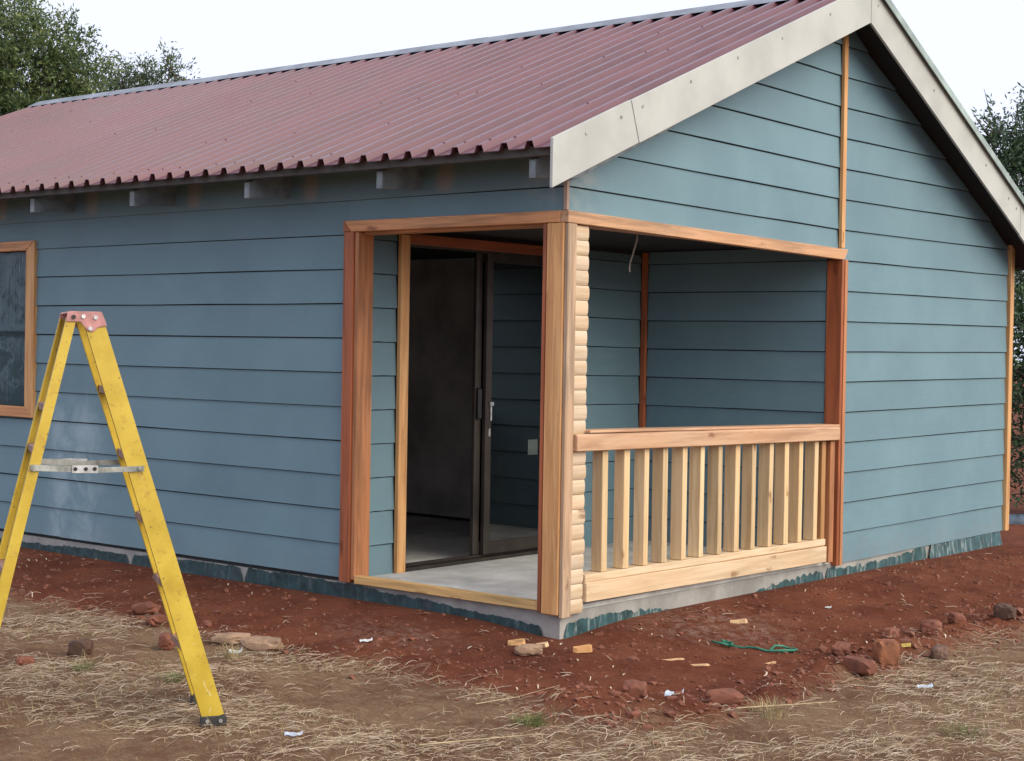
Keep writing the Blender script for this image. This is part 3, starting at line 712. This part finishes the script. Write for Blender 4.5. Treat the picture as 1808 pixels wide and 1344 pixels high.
cap.prism([lp(s, z, a+.005) for s, z in ((.606, 1.4625), (.598, 1.469), (.478, 1.469), (.472, 1.464), (.476, 1.458), (.60, 1.458))], NN*(b-a-.01))
cap = cap.build('top_cap', CAPM, lad, tuple(lp(.53, 1.43, .2)), bevel=.0012)
for s, z, m in ((.582, 1.447, RUB), (.545, 1.449, STEEL), (.498, 1.446, STEEL), (.518, 1.402, STEEL)):
    MB().tube([lp(s, z, a), lp(s, z, a-.006)], .0085, 8).build('rivet', m, cap)

# ================================================================ TREES
def cloud_mesh(name, V, F4, pick, m, parent, origin, tri=False):
    V = np.asarray(V, np.float32)-np.asarray(origin, np.float32); n = len(V); k = 4
    me = bpy.data.meshes.new(name); me.vertices.add(n); me.vertices.foreach_set('co', V.ravel())
    f = np.asarray(F4, np.int32); nf = len(f); me.loops.add(nf*k); me.loops.foreach_set('vertex_index', f.ravel())
    me.polygons.add(nf); me.polygons.foreach_set('loop_start', np.arange(0, nf*k, k, dtype=np.int32)); me.update(calc_edges=True)
    me.attributes.new('pick', 'FLOAT', 'FACE').data.foreach_set('value', np.asarray(pick, np.float32))
    me.materials.append(m)
    return link(name, me, parent, Vector(origin)-(wloc(parent) if parent else Vector((0, 0, 0))))
def unit(v): return v/np.maximum(np.linalg.norm(v, axis=-1, keepdims=True), 1e-9)
def leaves(lobes, dens, L, W, fill=.6, droop=0.0, per=16, spray=.22):
    C = []; D = []
    for (x, y, z, r) in lobes:
        n = int(dens*r*r); u = unit(rng.normal(size=(n, 3))); rad = r*(fill+(1.08-fill)*rng.random(n)**.6)
        p = np.array([x, y, z])+u*rad[:, None]
        C.append(p); D.append(unit(u+.7*rng.normal(size=(n, 3))+np.array([0, 0, .25])))
    C = np.concatenate(C); D = np.concatenate(D); n = len(C)
    t = rng.random((n, per)); P = C[:, None]+D[:, None]*t[..., None]*spray+.035*rng.normal(size=(n, per, 3))
    ax = unit(D[:, None]*.7+rng.normal(size=(n, per, 3))*.75+np.array([0, 0, -droop])); sd_ = unit(np.cross(ax, rng.normal(size=(n, per, 3))))
    l = L*(.6+.8*rng.random((n, per, 1))); w_ = W*(.6+.8*rng.random((n, per, 1)))
    v = np.stack([P, P+ax*l*.45+sd_*w_*.5, P+ax*l, P+ax*l*.45-sd_*w_*.5], 2).reshape(-1, 3)
    f = np.arange(len(v)).reshape(-1, 4)
    pk = np.clip(rng.normal(.5, .2, (n, 1))+.17*rng.normal(size=(n, per)), 0, 1).reshape(-1)
    return v, f, pk, C, D
LEAF1 = mat_attr('olive_leaf', [(.045, .078, .042), (.09, .14, .06), (.14, .19, .075), (.22, .25, .08)], .6, .35, .3)
LEAF2 = mat_attr('grey_green_leaf', [(.05, .08, .045), (.09, .13, .065), (.16, .20, .10)], .6, .3, .3)
LEAF3 = mat_attr('deep_green_leaf', [(.03, .06, .03), (.055, .105, .05), (.10, .165, .07)], .5, .2, .4)
BARK = mat_plain('grey_bark', (.10, .08, .065), .9, var=.4, sc=14, bump=.6)
def tree(name, label, lobes, base, mat, dens, L, W, fill=.6, per=16, spray=.22, r0=.16, group=None, extra=()):
    t = empty(name, (base[0], base[1], gz(*base[:2])-.05), label, 'tree' if 'tree' in name else 'shrub', group)
    v, f, pk, C, D = leaves(lobes, dens, L, W, fill, per=per, spray=spray)
    cen = np.mean([l[:3] for l in lobes], 0)
    cloud_mesh('crown', v, f, pk, mat, t, tuple(cen))
    b = Vector((base[0], base[1], t.location.z)); top = Vector(cen)
    fork = b.lerp(top, .55)+Vector((.1, -.1, 0)); tk = MB()
    tk.tube([b, b.lerp(fork, .5)+Vector((.05, .04, 0)), fork], [r0*1.3, r0, r0*.8], 8)
    tk.build('trunk', BARK, t, tuple(b), smooth=True)
    br = MB()
    for (x, y, z, r) in lobes:
        e = Vector((x, y, z)); mid = fork.lerp(e, .5)+Vector((random.uniform(-.15, .15), random.uniform(-.15, .15), .1)); br.tube([fork, mid, e], [r0*.55, r0*.32, r0*.12], 6)
    sel = rng.choice(len(C), min(len(C), 160), replace=False)
    for i in sel:
        j = min(lobes, key=lambda l: (l[0]-C[i][0])**2+(l[1]-C[i][1])**2+(l[2]-C[i][2])**2)
        br.tube([Vector(j[:3]), Vector(C[i]).lerp(Vector(j[:3]), .4)+Vector((0, 0, .03)), Vector(C[i])+Vector(D[i])*spray], [.016, .010, .004], 4)
    for e in extra: br.tube(e, [.006]*(len(e)-1)+[.002], 4)
    br.build('branches', BARK, t, tuple(fork), smooth=True)
    return t
tree('broadleaf_tree', 'tall bushy dark olive tree rising behind the far end of the maroon roof', [(-13.21, 5.34, 5.06, .57), (-12.91, 5.78, 5.06, .46), (-12.75, 6.01, 4.89, .34), (-13.05, 5.58, 4.64, .53), (-13.5, 4.88, 5.43, .84), (-12.69, 6.1, 4.57, .3), (-13.24, 5.29, 4.2, .46), (-13.46, 4.94, 4.38, .69), (-13.71, 4.53, 4.77, .76), (-13.1, 5.9, 3.9, .7), (-13.8, 4.6, 3.7, .9)], (-13.4, 5.2), LEAF1, 820, .068, .023, .35, 16, .22, .2)
tree('slender_tree', 'small airy grey green tree just above the roof ridge, beside the tall bushy one', [(-14.65, 8.5, 5.26, .24), (-14.39, 8.82, 5.41, .26), (-14.87, 8.2, 5.24, .22), (-14.79, 8.3, 5.04, .22), (-14.52, 8.66, 5.1, .26), (-14.99, 8.04, 4.98, .22), (-14.6, 8.5, 4.7, .4), (-14.85, 8.25, 4.6, .4)], (-14.7, 8.4), LEAF2, 1000, .066, .022, .1, 12, .20, .09,
     extra=[[Vector((-14.9, 8.2, 5.1)), Vector((-14.86, 8.24, 5.4)), Vector((-14.83, 8.28, 5.62))], [Vector((-14.88, 8.22, 5.3)), Vector((-14.80, 8.3, 5.46)), Vector((-14.74, 8.38, 5.52))]])
tree('feathery_tree', 'fine leaved green tree showing above the rear slope of the gable', [(-1.59, 8.89, 3.52, .25), (-1.34, 8.99, 3.45, .29), (-1.4, 8.96, 3.21, .32), (-1.17, 9.06, 3.60, .35), (-1.13, 9.08, 2.98, .47), (-.99, 9.13, 3.37, .47), (-1.5, 8.95, 2.9, .4)], (-1.1, 9.1), LEAF3, 800, .055, .018, .2, 16, .16, .05,
     extra=[[Vector((-1.5, 8.93, 3.5)), Vector((-1.62, 8.88, 3.85)), Vector((-1.66, 8.86, 4.02))], [Vector((-1.3, 9.0, 3.5)), Vector((-1.36, 8.97, 3.8)), Vector((-1.25, 9.02, 3.98))]])
tree('dense_shrub', 'dense dark green shrub close behind the far corner of the gable wall', [(-.72, 8.16, 2.41, .5), (-.73, 8.16, 1.73, .47), (-.69, 8.17, 1.04, .5), (-.66, 8.19, .52, .42), (-.45, 8.27, 1.52, .66), (-1.1, 8.5, 1.2, .7), (-1.0, 8.5, 2.2, .6), (-.5, 8.3, .2, .4)], (-.7, 8.2), LEAF3, 520, .06, .024, .3, 15, .18, .06)

# ================================================================ LITTER, ROCKS, STRAW
def rock(name, x, y, sx, sy, sz, m, label, cat, seed, group=None, sub=2, rough=.35, sink=.3, rot=None):
    bm = bmesh.new(); bmesh.ops.create_icosphere(bm, subdivisions=sub+1, radius=1.0); r = np.random.default_rng(seed)
    o1, o2 = r.random(2)*50
    for v in bm.verts:
        p = v.co; n = float(fbm(np.array(p.x*1.5+o1+p.z), np.array(p.y*1.5+o2-p.z*.7), 3))-.5
        n2 = float(fbm(np.array(p.x*5+o1-p.z*4), np.array(p.y*5+o2+p.z*3), 2))-.5
        v.co = p*(1+n*rough*2.4+n2*rough*.7)
        for a in range(3):      # broken flat faces
            lim = .82
            if abs(v.co[a]) > lim: v.co[a] = math.copysign(lim+.15*(abs(v.co[a])-lim), v.co[a])
    rz = r.random()*6.28 if rot is None else rot
    for v in bm.verts:
        q = Vector((v.co.x*sx, v.co.y*sy, v.co.z*sz)); v.co = Matrix.Rotation(rz, 3, 'Z') @ q
    me = bpy.data.meshes.new(name); bm.to_mesh(me); bm.free(); me.materials.append(m)
    o = link(name, me, None, (x, y, gz(x, y)+sz*(1-sink)-.0)); return tag(o, label, cat, group)
rock('rock', 1.49, .71, .068, .062, .082, CLODO, 'big rust orange boulder of earth standing upright at the straw edge', 'rock', 1, sink=.25)
rock('rock', 1.30, 1.62, .090, .070, .055, CLODM, 'rounded red rock behind the rust orange boulder', 'rock', 2)
rock('clod', 1.58, 1.13, .085, .05, .04, CLODD, 'dark brown flat clod beside the yellow scrap', 'clod', 3)
rock('clod', 1.50, .40, .115, .05, .045, CLODM, 'long low clod lying against the near side of the rust orange boulder', 'clod', 4)
rock('clod', 1.42, 2.32, .07, .06, .05, CLODD, 'dark clod farthest along the gable, on the straw edge', 'clod', 5)
rock('clod', 1.25, 2.05, .075, .055, .04, CLODM, 'red lump between the rounded red rock and the farthest dark clod', 'clod', 6)
rock('clod', 1.22, 1.30, .06, .05, .04, CLODM, 'small red lump just before the rounded red rock', 'clod', 7)
rock('clod', 1.24, .72, .07, .055, .04, CLODM, 'dusty red lump on bare soil near the green cord', 'clod', 8)
rock('clod', 1.40, -.62, .10, .06, .038, CLODM, 'crumbled brown clod tufted with dry roots, near the folded grey scrap', 'clod', 9)
rock('clod', 1.02, -.76, .075, .06, .05, CLODM, 'low round clod in front of the porch corner', 'clod', 10, sink=.6)
rock('clod', -1.585, -1.83, .066, .050, .050, CLODD, 'dark brown block of earth between the ladder legs', 'clod', 11, sink=.15)
rock('clod', -1.58, -2.15, .050, .035, .028, CLODM, 'small red clod nearest the rear ladder legs', 'clod', 12)
rock('clod', -1.42, -1.42, .05, .045, .05, CLODM, 'red clod showing behind the front ladder rail', 'clod', 13, sink=.2)
rock('stone', -1.27, -1.13, .115, .05, .035, STONEM, 'long tan stone farther from the ladder', 'stone', 14, rot=.6)
rock('stone', -1.03, -1.14, .125, .06, .045, STONEM, 'broad tan stone with a dark hollow, beside the white scrap', 'stone', 15, rot=.5)
rock('stone', .17, -.47, .080, .04, .03, STONEM, 'flat brown stone among the cut wood ends at the porch corner', 'stone', 16, rot=.7)
rock('clod', -2.2, -.95, .10, .06, .04, CLODM, 'crumbly red clod beyond the ladder on the bare soil', 'clod', 17)
rock('clod', -1.95, -1.08, .07, .05, .035, CLODM, 'smaller red clod next to the crumbly one beyond the ladder', 'clod', 18)
def chip(name, x, y, l, w_, h, rz, m, label, cat, tilt=.08, group=None, lift=.0):
    bm = bmesh.new(); pts = [(-.5, -.35), (-.3, -.5), (.38, -.5), (.5, -.1), (.42, .45), (-.15, .5), (-.48, .25)]
    vb = [bm.verts.new((p[0]*l, p[1]*w_, 0)) for p in pts]; vt = [bm.verts.new((p[0]*l*.93, p[1]*w_*.9, h+(.3*h if p[0] > 0 else 0))) for p in pts]; k = len(pts)
    bm.faces.new(vb[::-1]); bm.faces.new(vt)
    for i in range(k): bm.faces.new((vb[i], vb[(i+1) % k], vt[(i+1) % k], vt[i]))
    me = bpy.data.meshes.new(name); bm.to_mesh(me); bm.free(); me.materials.append(m)
    o = link(name, me, None, (x, y, gz(x, y)+lift+.004)); o.rotation_euler = (tilt, -tilt*.7, rz); o.scale = (.8, .75, .7); return tag(o, label, cat, group)
CUT = mat_wood('cut_pine', (.66, .44, .24), 0, knots=.1)
CUTO = mat_wood('cut_orange_pine', (.58, .33, .14), 0, knots=.1)
chip('wood_offcut', -.02, -.33, .115, .06, .028, .65, CUTO, 'rounded yellow wood end lying before the front of the corner post', 'wood offcut')
chip('wood_offcut', .17, -.36, .09, .045, .022, .2, CUT, 'small pale wood end resting on the flat brown stone', 'wood offcut', .2, lift=.02)
chip('wood_offcut', .33, -.24, .125, .065, .035, .75, CUTO, 'largest pale wood end, lying right of the foundation corner', 'wood offcut')
chip('wood_offcut', .48, .97, .125, .04, .022, .7, CUT, 'pinkish wood end on the dusty soil below the balusters', 'wood offcut')
chip('wood_splinter', .72, -.05, .19, .018, .010, .85, CUT, 'long flat splinter on red soil before the porch corner', 'wood splinter')
chip('wood_splinter', .86, -.02, .16, .016, .010, .55, CUT, 'thin splinter lying just right of the long flat one', 'wood splinter')
chip('wood_splinter', 1.05, .35, .09, .02, .01, 1.2, CUT, 'short splinter beside the looped green cord', 'wood splinter')
chip('yellow_scrap', 1.42, 1.07, .075, .035, .018, .9, mat_plain('dull_yellow', (.50, .38, .09), .6), 'dull yellow scrap lying in straw behind the rust orange boulder', 'scrap')
def scrap(name, x, y, l, w_, rz, m, label, curl=.02, up_=.01):
    curl *= .4
    V = []; F = []; n = 6
    for i in range(n+1):
        for j in range(4):
            a = i/n-.5; b = j/3-.5
            V.append((a*l*(1-.25*abs(b)), b*w_*(1+.3*a), curl*(a*a*4)*(.5+b)+.004*math.sin(9*a+5*b)))
    for i in range(n):
        for j in range(3): q = i*4+j; F.append((q, q+4, q+5, q+1))
    me = bpy.data.meshes.new(name); me.from_pydata(V, [], F); me.materials.append(m)
    bm = bmesh.new(); bm.from_mesh(me); bmesh.ops.solidify(bm, geom=list(bm.faces), thickness=.002); bm.to_mesh(me); bm.free()
    o = link(name, me, None, (x, y, gz(x, y)+up_)); o.rotation_euler = (.15, -.1, rz); o.scale = (.8, .8, .8); return tag(o, label, 'scrap')
scrap('paper_scrap', -1.04, -1.30, .09, .05, .5, WHITE, 'white torn scrap beside the broad tan stone', .05, .02)
scrap('paper_scrap', -.65, -.77, .085, .035, .7, WHITE, 'small white scrap alone on red soil before the porch', .02)
scrap('paper_scrap', .48, -2.31, .10, .035, .3, PALEB, 'bluish white pointed scrap in the grass near the ladder foot', .03)
scrap('paper_scrap', 1.24, -.78, .105, .06, .2, PALEB, 'folded grey scrap on the soil edge by the crumbled clod', .05, .03)
scrap('paper_scrap', 1.86, .38, .095, .04, .6, PALEB, 'pale blue scrap in the straw this side of the rust orange boulder', .03, .012)
scrap('paper_scrap', .52, 1.9, .05, .03, .6, WHITE, 'tiny white flake on red soil under the gable wall', .01)
# green cord with a loop
cd = [(.60, .52), (.66, .48), (.72, .50), (.70, .56), (.64, .55), (.70, .50), (.80, .50), (.88, .50), (.98, .52), (1.03, .60), (1.00, .70), (.93, .74), (.88, .68), (.90, .60), (.97, .56), (1.00, .66), (.94, .70)]
pts = []
for i in range(len(cd)-1):
    for t in (0, .5):
        x = cd[i][0]*(1-t)+cd[i+1][0]*t; y = cd[i][1]*(1-t)+cd[i+1][1]*t; pts.append(Vector((x, y, gz(x, y)+.012+.006*math.sin(i*1.7))))
tag(MB().tube(pts, .0065, 6).build('cord', mat_plain('green_cord', (.02, .16, .10), .5), None, tuple(pts[0]), smooth=True), 'looped green cord lying on bare soil below the railing', 'cord')
# loose cable hanging from the porch ceiling
pts = [Vector((-.55, 1.40, 2.06)), Vector((-.552, 1.40, 2.02)), Vector((-.575, 1.40, 1.95)), Vector((-.598, 1.40, 1.89)), Vector((-.604, 1.40, 1.85)), Vector((-.600, 1.40, 1.828))]
tag(MB().tube(pts, .0055, 6).build('cable', WHITE, None, tuple(pts[0]), smooth=True), 'loose white cable hanging from the porch ceiling', 'cable')
# blue tarpaulin bundle far behind the house corner
V = []; F = []
for i in range(13):
    for j in range(9):
        a = i/12-.5; b = j/8*math.pi
        r_ = .045*(1-.35*abs(a)*2)*(.75+.5*float(fbm(np.array(a*9.), np.array(b*3.), 3)))
        V.append((-.50+a*.9*.77, 7.25+a*.9*.6+math.cos(b)*r_*1.6, gz(-.5, 7.2)-.02+math.sin(b)*r_*2.2))
for i in range(12):
    for j in range(8): q = i*9+j; F.append((q, q+9, q+10, q+1))
tag(mk('tarpaulin', V, F, mat_plain('faded_blue_sheet', (.05, .075, .11), .6, var=.4), None, (-.5, 7.2, -.2), True), 'crumpled blue grey sheet on the ground beyond the far house corner', 'tarpaulin')

# ---- straw: thin curved ribbons lying on the ground
def ribbons(P, ang, L, W, lift, curve, pick, z_up):
    n = len(P); t = np.linspace(0, 1, 4)
    d = np.stack([np.cos(ang), np.sin(ang)], -1); pn = np.stack([-np.sin(ang), np.cos(ang)], -1)
    cx = P[:, None, :]+d[:, None, :]*(t[None, :, None]-.5)*L[:, None, None]+pn[:, None, :]*(curve[:, None, None]*(t[None, :, None]-.5)**2*4*L[:, None, None])
    z = ground_z(cx[..., 0], cx[..., 1])+lift[:, None]+z_up[:, None]*t[None, :]*L[:, None]+.006*np.sin(t*3.1)[None]
    wv = W[:, None, None]*np.array([.8, 1, .9, .25])[None, :, None]*.5*pn[:, None, :]
    a = np.concatenate([cx+wv, z[..., None]+.001], -1); b = np.concatenate([cx-wv, z[..., None]], -1)
    V = np.stack([a, b], 2).reshape(n, 8, 3)
    o = np.arange(n)[:, None]*8; F = np.concatenate([o+np.array([[0, 1, 3, 2]]), o+np.array([[2, 3, 5, 4]]), o+np.array([[4, 5, 7, 6]])], 1).reshape(-1, 4)
    return V.reshape(-1, 3), F, np.repeat(pick, 3)
STRAW = mat_attr('dry_straw', [(.13, .075, .05), (.24, .16, .10), (.35, .26, .175), (.45, .36, .26), (.58, .49, .38)], .85)
N = 230000
P = np.stack([rng.uniform(-4.6, 4.2, N), rng.uniform(-4.1, 4.0, N)], -1)
dm = dry_mask(P[:, 0], P[:, 1]); dn = fbm(P[:, 0]*1.3+31, P[:, 1]*1.3+2, 4); fine = fbm(P[:, 0]*6, P[:, 1]*6+4, 3)
dist = hdist(P[:, 0], P[:, 1])-edge_T(P[:, 0], P[:, 1])
acc = dm*(.07+1.2*sstep(.44, .62, dn))*(.45+.9*sstep(.35, .65, fine))+.25*np.exp(-((dist-.05)/.16)**2)
keep = rng.random(N) < acc*.46; P = P[keep]; n = len(P)
V, F, pk = ribbons(P, rng.normal(.65, 1.0, n), rng.gamma(2.0, .023, n)+.010, rng.uniform(.0011, .0026, n), rng.uniform(.001, .008, n), rng.normal(0, .06, n), np.clip(rng.normal(.48, .25, n), 0, 1), np.abs(rng.normal(0, .045, n)))
tag(cloud_mesh('dry_straw', V, F, pk, STRAW, None, (0, 0, 0)), kind='stuff')
# sparse chips and straw on the red soil
N = 2600
P = np.stack([rng.uniform(-4.6, 2.0, N), rng.uniform(-1.6, 5.2, N)], -1); d = hdist(P[:, 0], P[:, 1]); k = (d > .03) & (dry_mask(P[:, 0], P[:, 1]) < .6) & (rng.random(N) < .25+.75*sstep(.4, .7, fbm(P[:, 0]*2, P[:, 1]*2, 3))); P = P[k]; n = len(P)
V, F, pk = ribbons(P, rng.uniform(0, 6.28, n), rng.gamma(2., .013, n)+.012, rng.uniform(.003, .009, n), rng.uniform(.002, .006, n), rng.normal(0, .1, n), np.clip(rng.normal(.62, .22, n), 0, 1), np.abs(rng.normal(0, .08, n)))
tag(cloud_mesh('wood_shavings', V, F, pk, STRAW, None, (0, 0, 0)), kind='stuff')
# upright grass in tufts
def tuft(name, x, y, r_, n, h, m, label, group=None):
    a = rng.uniform(0, 6.28, n); q = r_*np.sqrt(rng.random(n)); px = x+q*np.cos(a); py = y+q*np.sin(a); z = ground_z(px, py)-.005
    lean = unit(np.stack([np.cos(a+rng.normal(0, .7, n)), np.sin(a+rng.normal(0, .7, n)), np.zeros(n)], -1))*rng.uniform(.1, .9, n)[:, None]
    H = h*rng.uniform(.4, 1.1, n); sd_ = np.stack([-np.sin(a), np.cos(a), np.zeros(n)], -1)*.0016
    b = np.stack([px, py, z], -1); V = []
    for t in (0, .4, .75, 1.0):
        c = b+lean*(H*t*t)[:, None]+np.stack([np.zeros(n), np.zeros(n), H*(t-.25*t*t)], -1); V += [c+sd_*(1-t*.85), c-sd_*(1-t*.85)]
    V = np.stack(V, 1).reshape(-1, 3); o = np.arange(n)[:, None]*8
    F = np.concatenate([o+np.array([[0, 1, 3, 2]]), o+np.array([[2, 3, 5, 4]]), o+np.array([[4, 5, 7, 6]])], 1).reshape(-1, 4)
    ob = cloud_mesh(name, V, F, np.repeat(np.clip(rng.normal(.5, .25, n), 0, 1), 3), m, None, (x, y, gz(x, y)))
    return tag(ob, label, 'grass tuft', group) if label else tag(ob, kind='stuff')
GRN = mat_attr('green_grass', [(.07, .10, .03), (.13, .16, .05), (.28, .26, .12)], .7, .2)
DRYG = mat_attr('dry_grass', [(.20, .15, .07), (.36, .29, .15), (.52, .44, .26)], .85)
tuft('grass_tuft', .99, -1.46, .075, 260, .055, GRN, 'greenest grass tuft, in the straw in front of the porch corner')
tuft('grass_tuft', -1.25, -2.05, .06, 160, .06, GRN, 'grey green grass tuft between the ladder legs')
tuft('grass_tuft', -.72, -1.95, .06, 140, .05, GRN, 'faint green tuft just behind the front ladder rail')
tuft('grass_tuft', 1.62, -.62, .09, 160, .09, DRYG, 'spiky dry tuft beside the crumbled brown clod')
tuft('grass_tuft', -1.0, -1.35, .05, 90, .11, DRYG, 'wispy dry tuft by the broad tan stone')
tuft('grass_tuft', 2.4, -.4, .10, 160, .06, GRN, 'green tinged tuft in the grass nearest the viewer')
# short dry stubble everywhere on the grass: one mass
N = 26000
P = np.stack([rng.uniform(-4.4, 4.2, N), rng.uniform(-4.1, 3.5, N)], -1); dn = fbm(P[:, 0]*1.3+31, P[:, 1]*1.3+2, 4)
P = P[rng.random(N) < dry_mask(P[:, 0], P[:, 1])*sstep(.38, .6, dn)*.8]; n = len(P)
a = rng.uniform(0, 6.28, n); z = ground_z(P[:, 0], P[:, 1])-.004; H = rng.gamma(3., .010, n)+.01
lean = np.stack([np.cos(a), np.sin(a), np.zeros(n)], -1)*rng.uniform(.2, 1.4, n)[:, None]; sd_ = np.stack([-np.sin(a), np.cos(a), np.zeros(n)], -1)*.0016
b = np.stack([P[:, 0], P[:, 1], z], -1); V = []
for t in (0, .4, .75, 1.0):
    c = b+lean*(H*t*t)[:, None]+np.stack([np.zeros(n), np.zeros(n), H*(t-.3*t*t)], -1); V += [c+sd_*(1-t*.8), c-sd_*(1-t*.8)]
V = np.stack(V, 1).reshape(-1, 3); o = np.arange(n)[:, None]*8
F = np.concatenate([o+np.array([[0, 1, 3, 2]]), o+np.array([[2, 3, 5, 4]]), o+np.array([[4, 5, 7, 6]])], 1).reshape(-1, 4)
STUB = mat_attr('stubble', [(.16, .15, .06), (.28, .23, .11), (.46, .38, .22)], .85, .15)
tag(cloud_mesh('grass_stubble', V, F, np.repeat(np.clip(rng.normal(.5, .25, n), 0, 1), 3), STUB, None, (0, 0, 0)), kind='stuff')
# long dry stalks
stalks = [([(.93, -2.07), (1.08, -1.84), (1.22, -1.66)], .006, 'longest pale stalk lying flat in the foreground grass'), ([(1.52, -.72), (1.66, -.5), (1.78, -.32)], .007, 'pale twig lying behind the spiky dry tuft'), ([(.62, -1.38), (.72, -1.22), (.86, -1.10)], .004, 'bent straw stalk left of the greenest tuft')]
for pl_, r_, lb in stalks:
    pts = [Vector((x, y, gz(x, y)+.016+.01*i)) for i, (x, y) in enumerate(pl_)]
    tag(MB().tube(pts, [r_*.6, r_*.5, r_*.25], 5).build('dry_stalk', mat_plain('dry_stem', (.40, .30, .18), .8), None, tuple(pts[0])), lb, 'stalk')
# crumbs of earth
ico = bmesh.new(); bmesh.ops.create_icosphere(ico, subdivisions=1, radius=1.); iv = np.array([v.co[:] for v in ico.verts]); fi = np.array([[v.index for v in f.verts] for f in ico.faces]); ico.free()
N = 46000
P = np.stack([rng.uniform(-4.6, 2.4, N), rng.uniform(-1.9, 5.2, N)], -1); d = hdist(P[:, 0], P[:, 1]); T = edge_T(P[:, 0], P[:, 1])
acc = (.30+.7*np.exp(-((d-T+.12)/.2)**2)*(.4+.9*sstep(.2, 1.3, P[:, 0])))*(d > .04)*(d < T+.05+.3*rng.random(len(d))**3); P = P[rng.random(N) < acc]; n = len(P)
S = np.minimum((rng.gamma(1.3, .0036, n)+.0015)*(1+.45*sstep(.6, 1.3, P[:, 0])*np.exp(-((hdist(P[:, 0], P[:, 1])-edge_T(P[:, 0], P[:, 1])+.12)/.22)**2)), .045)
V = iv[None]*S[:, None, None]*rng.uniform(.5, 1.35, (n, 12, 1))*np.array([1.1, 1, .65]); V += np.stack([P[:, 0], P[:, 1], ground_z(P[:, 0], P[:, 1])+S*.08], -1)[:, None]
F = (np.arange(n)[:, None, None]*12+fi[None]).reshape(-1, 3)
me = bpy.data.meshes.new('soil_crumbs'); me.from_pydata(V.reshape(-1, 3).tolist(), [], F.tolist()); me.materials.append(CLODM)
tag(link('soil_crumbs', me), kind='stuff')
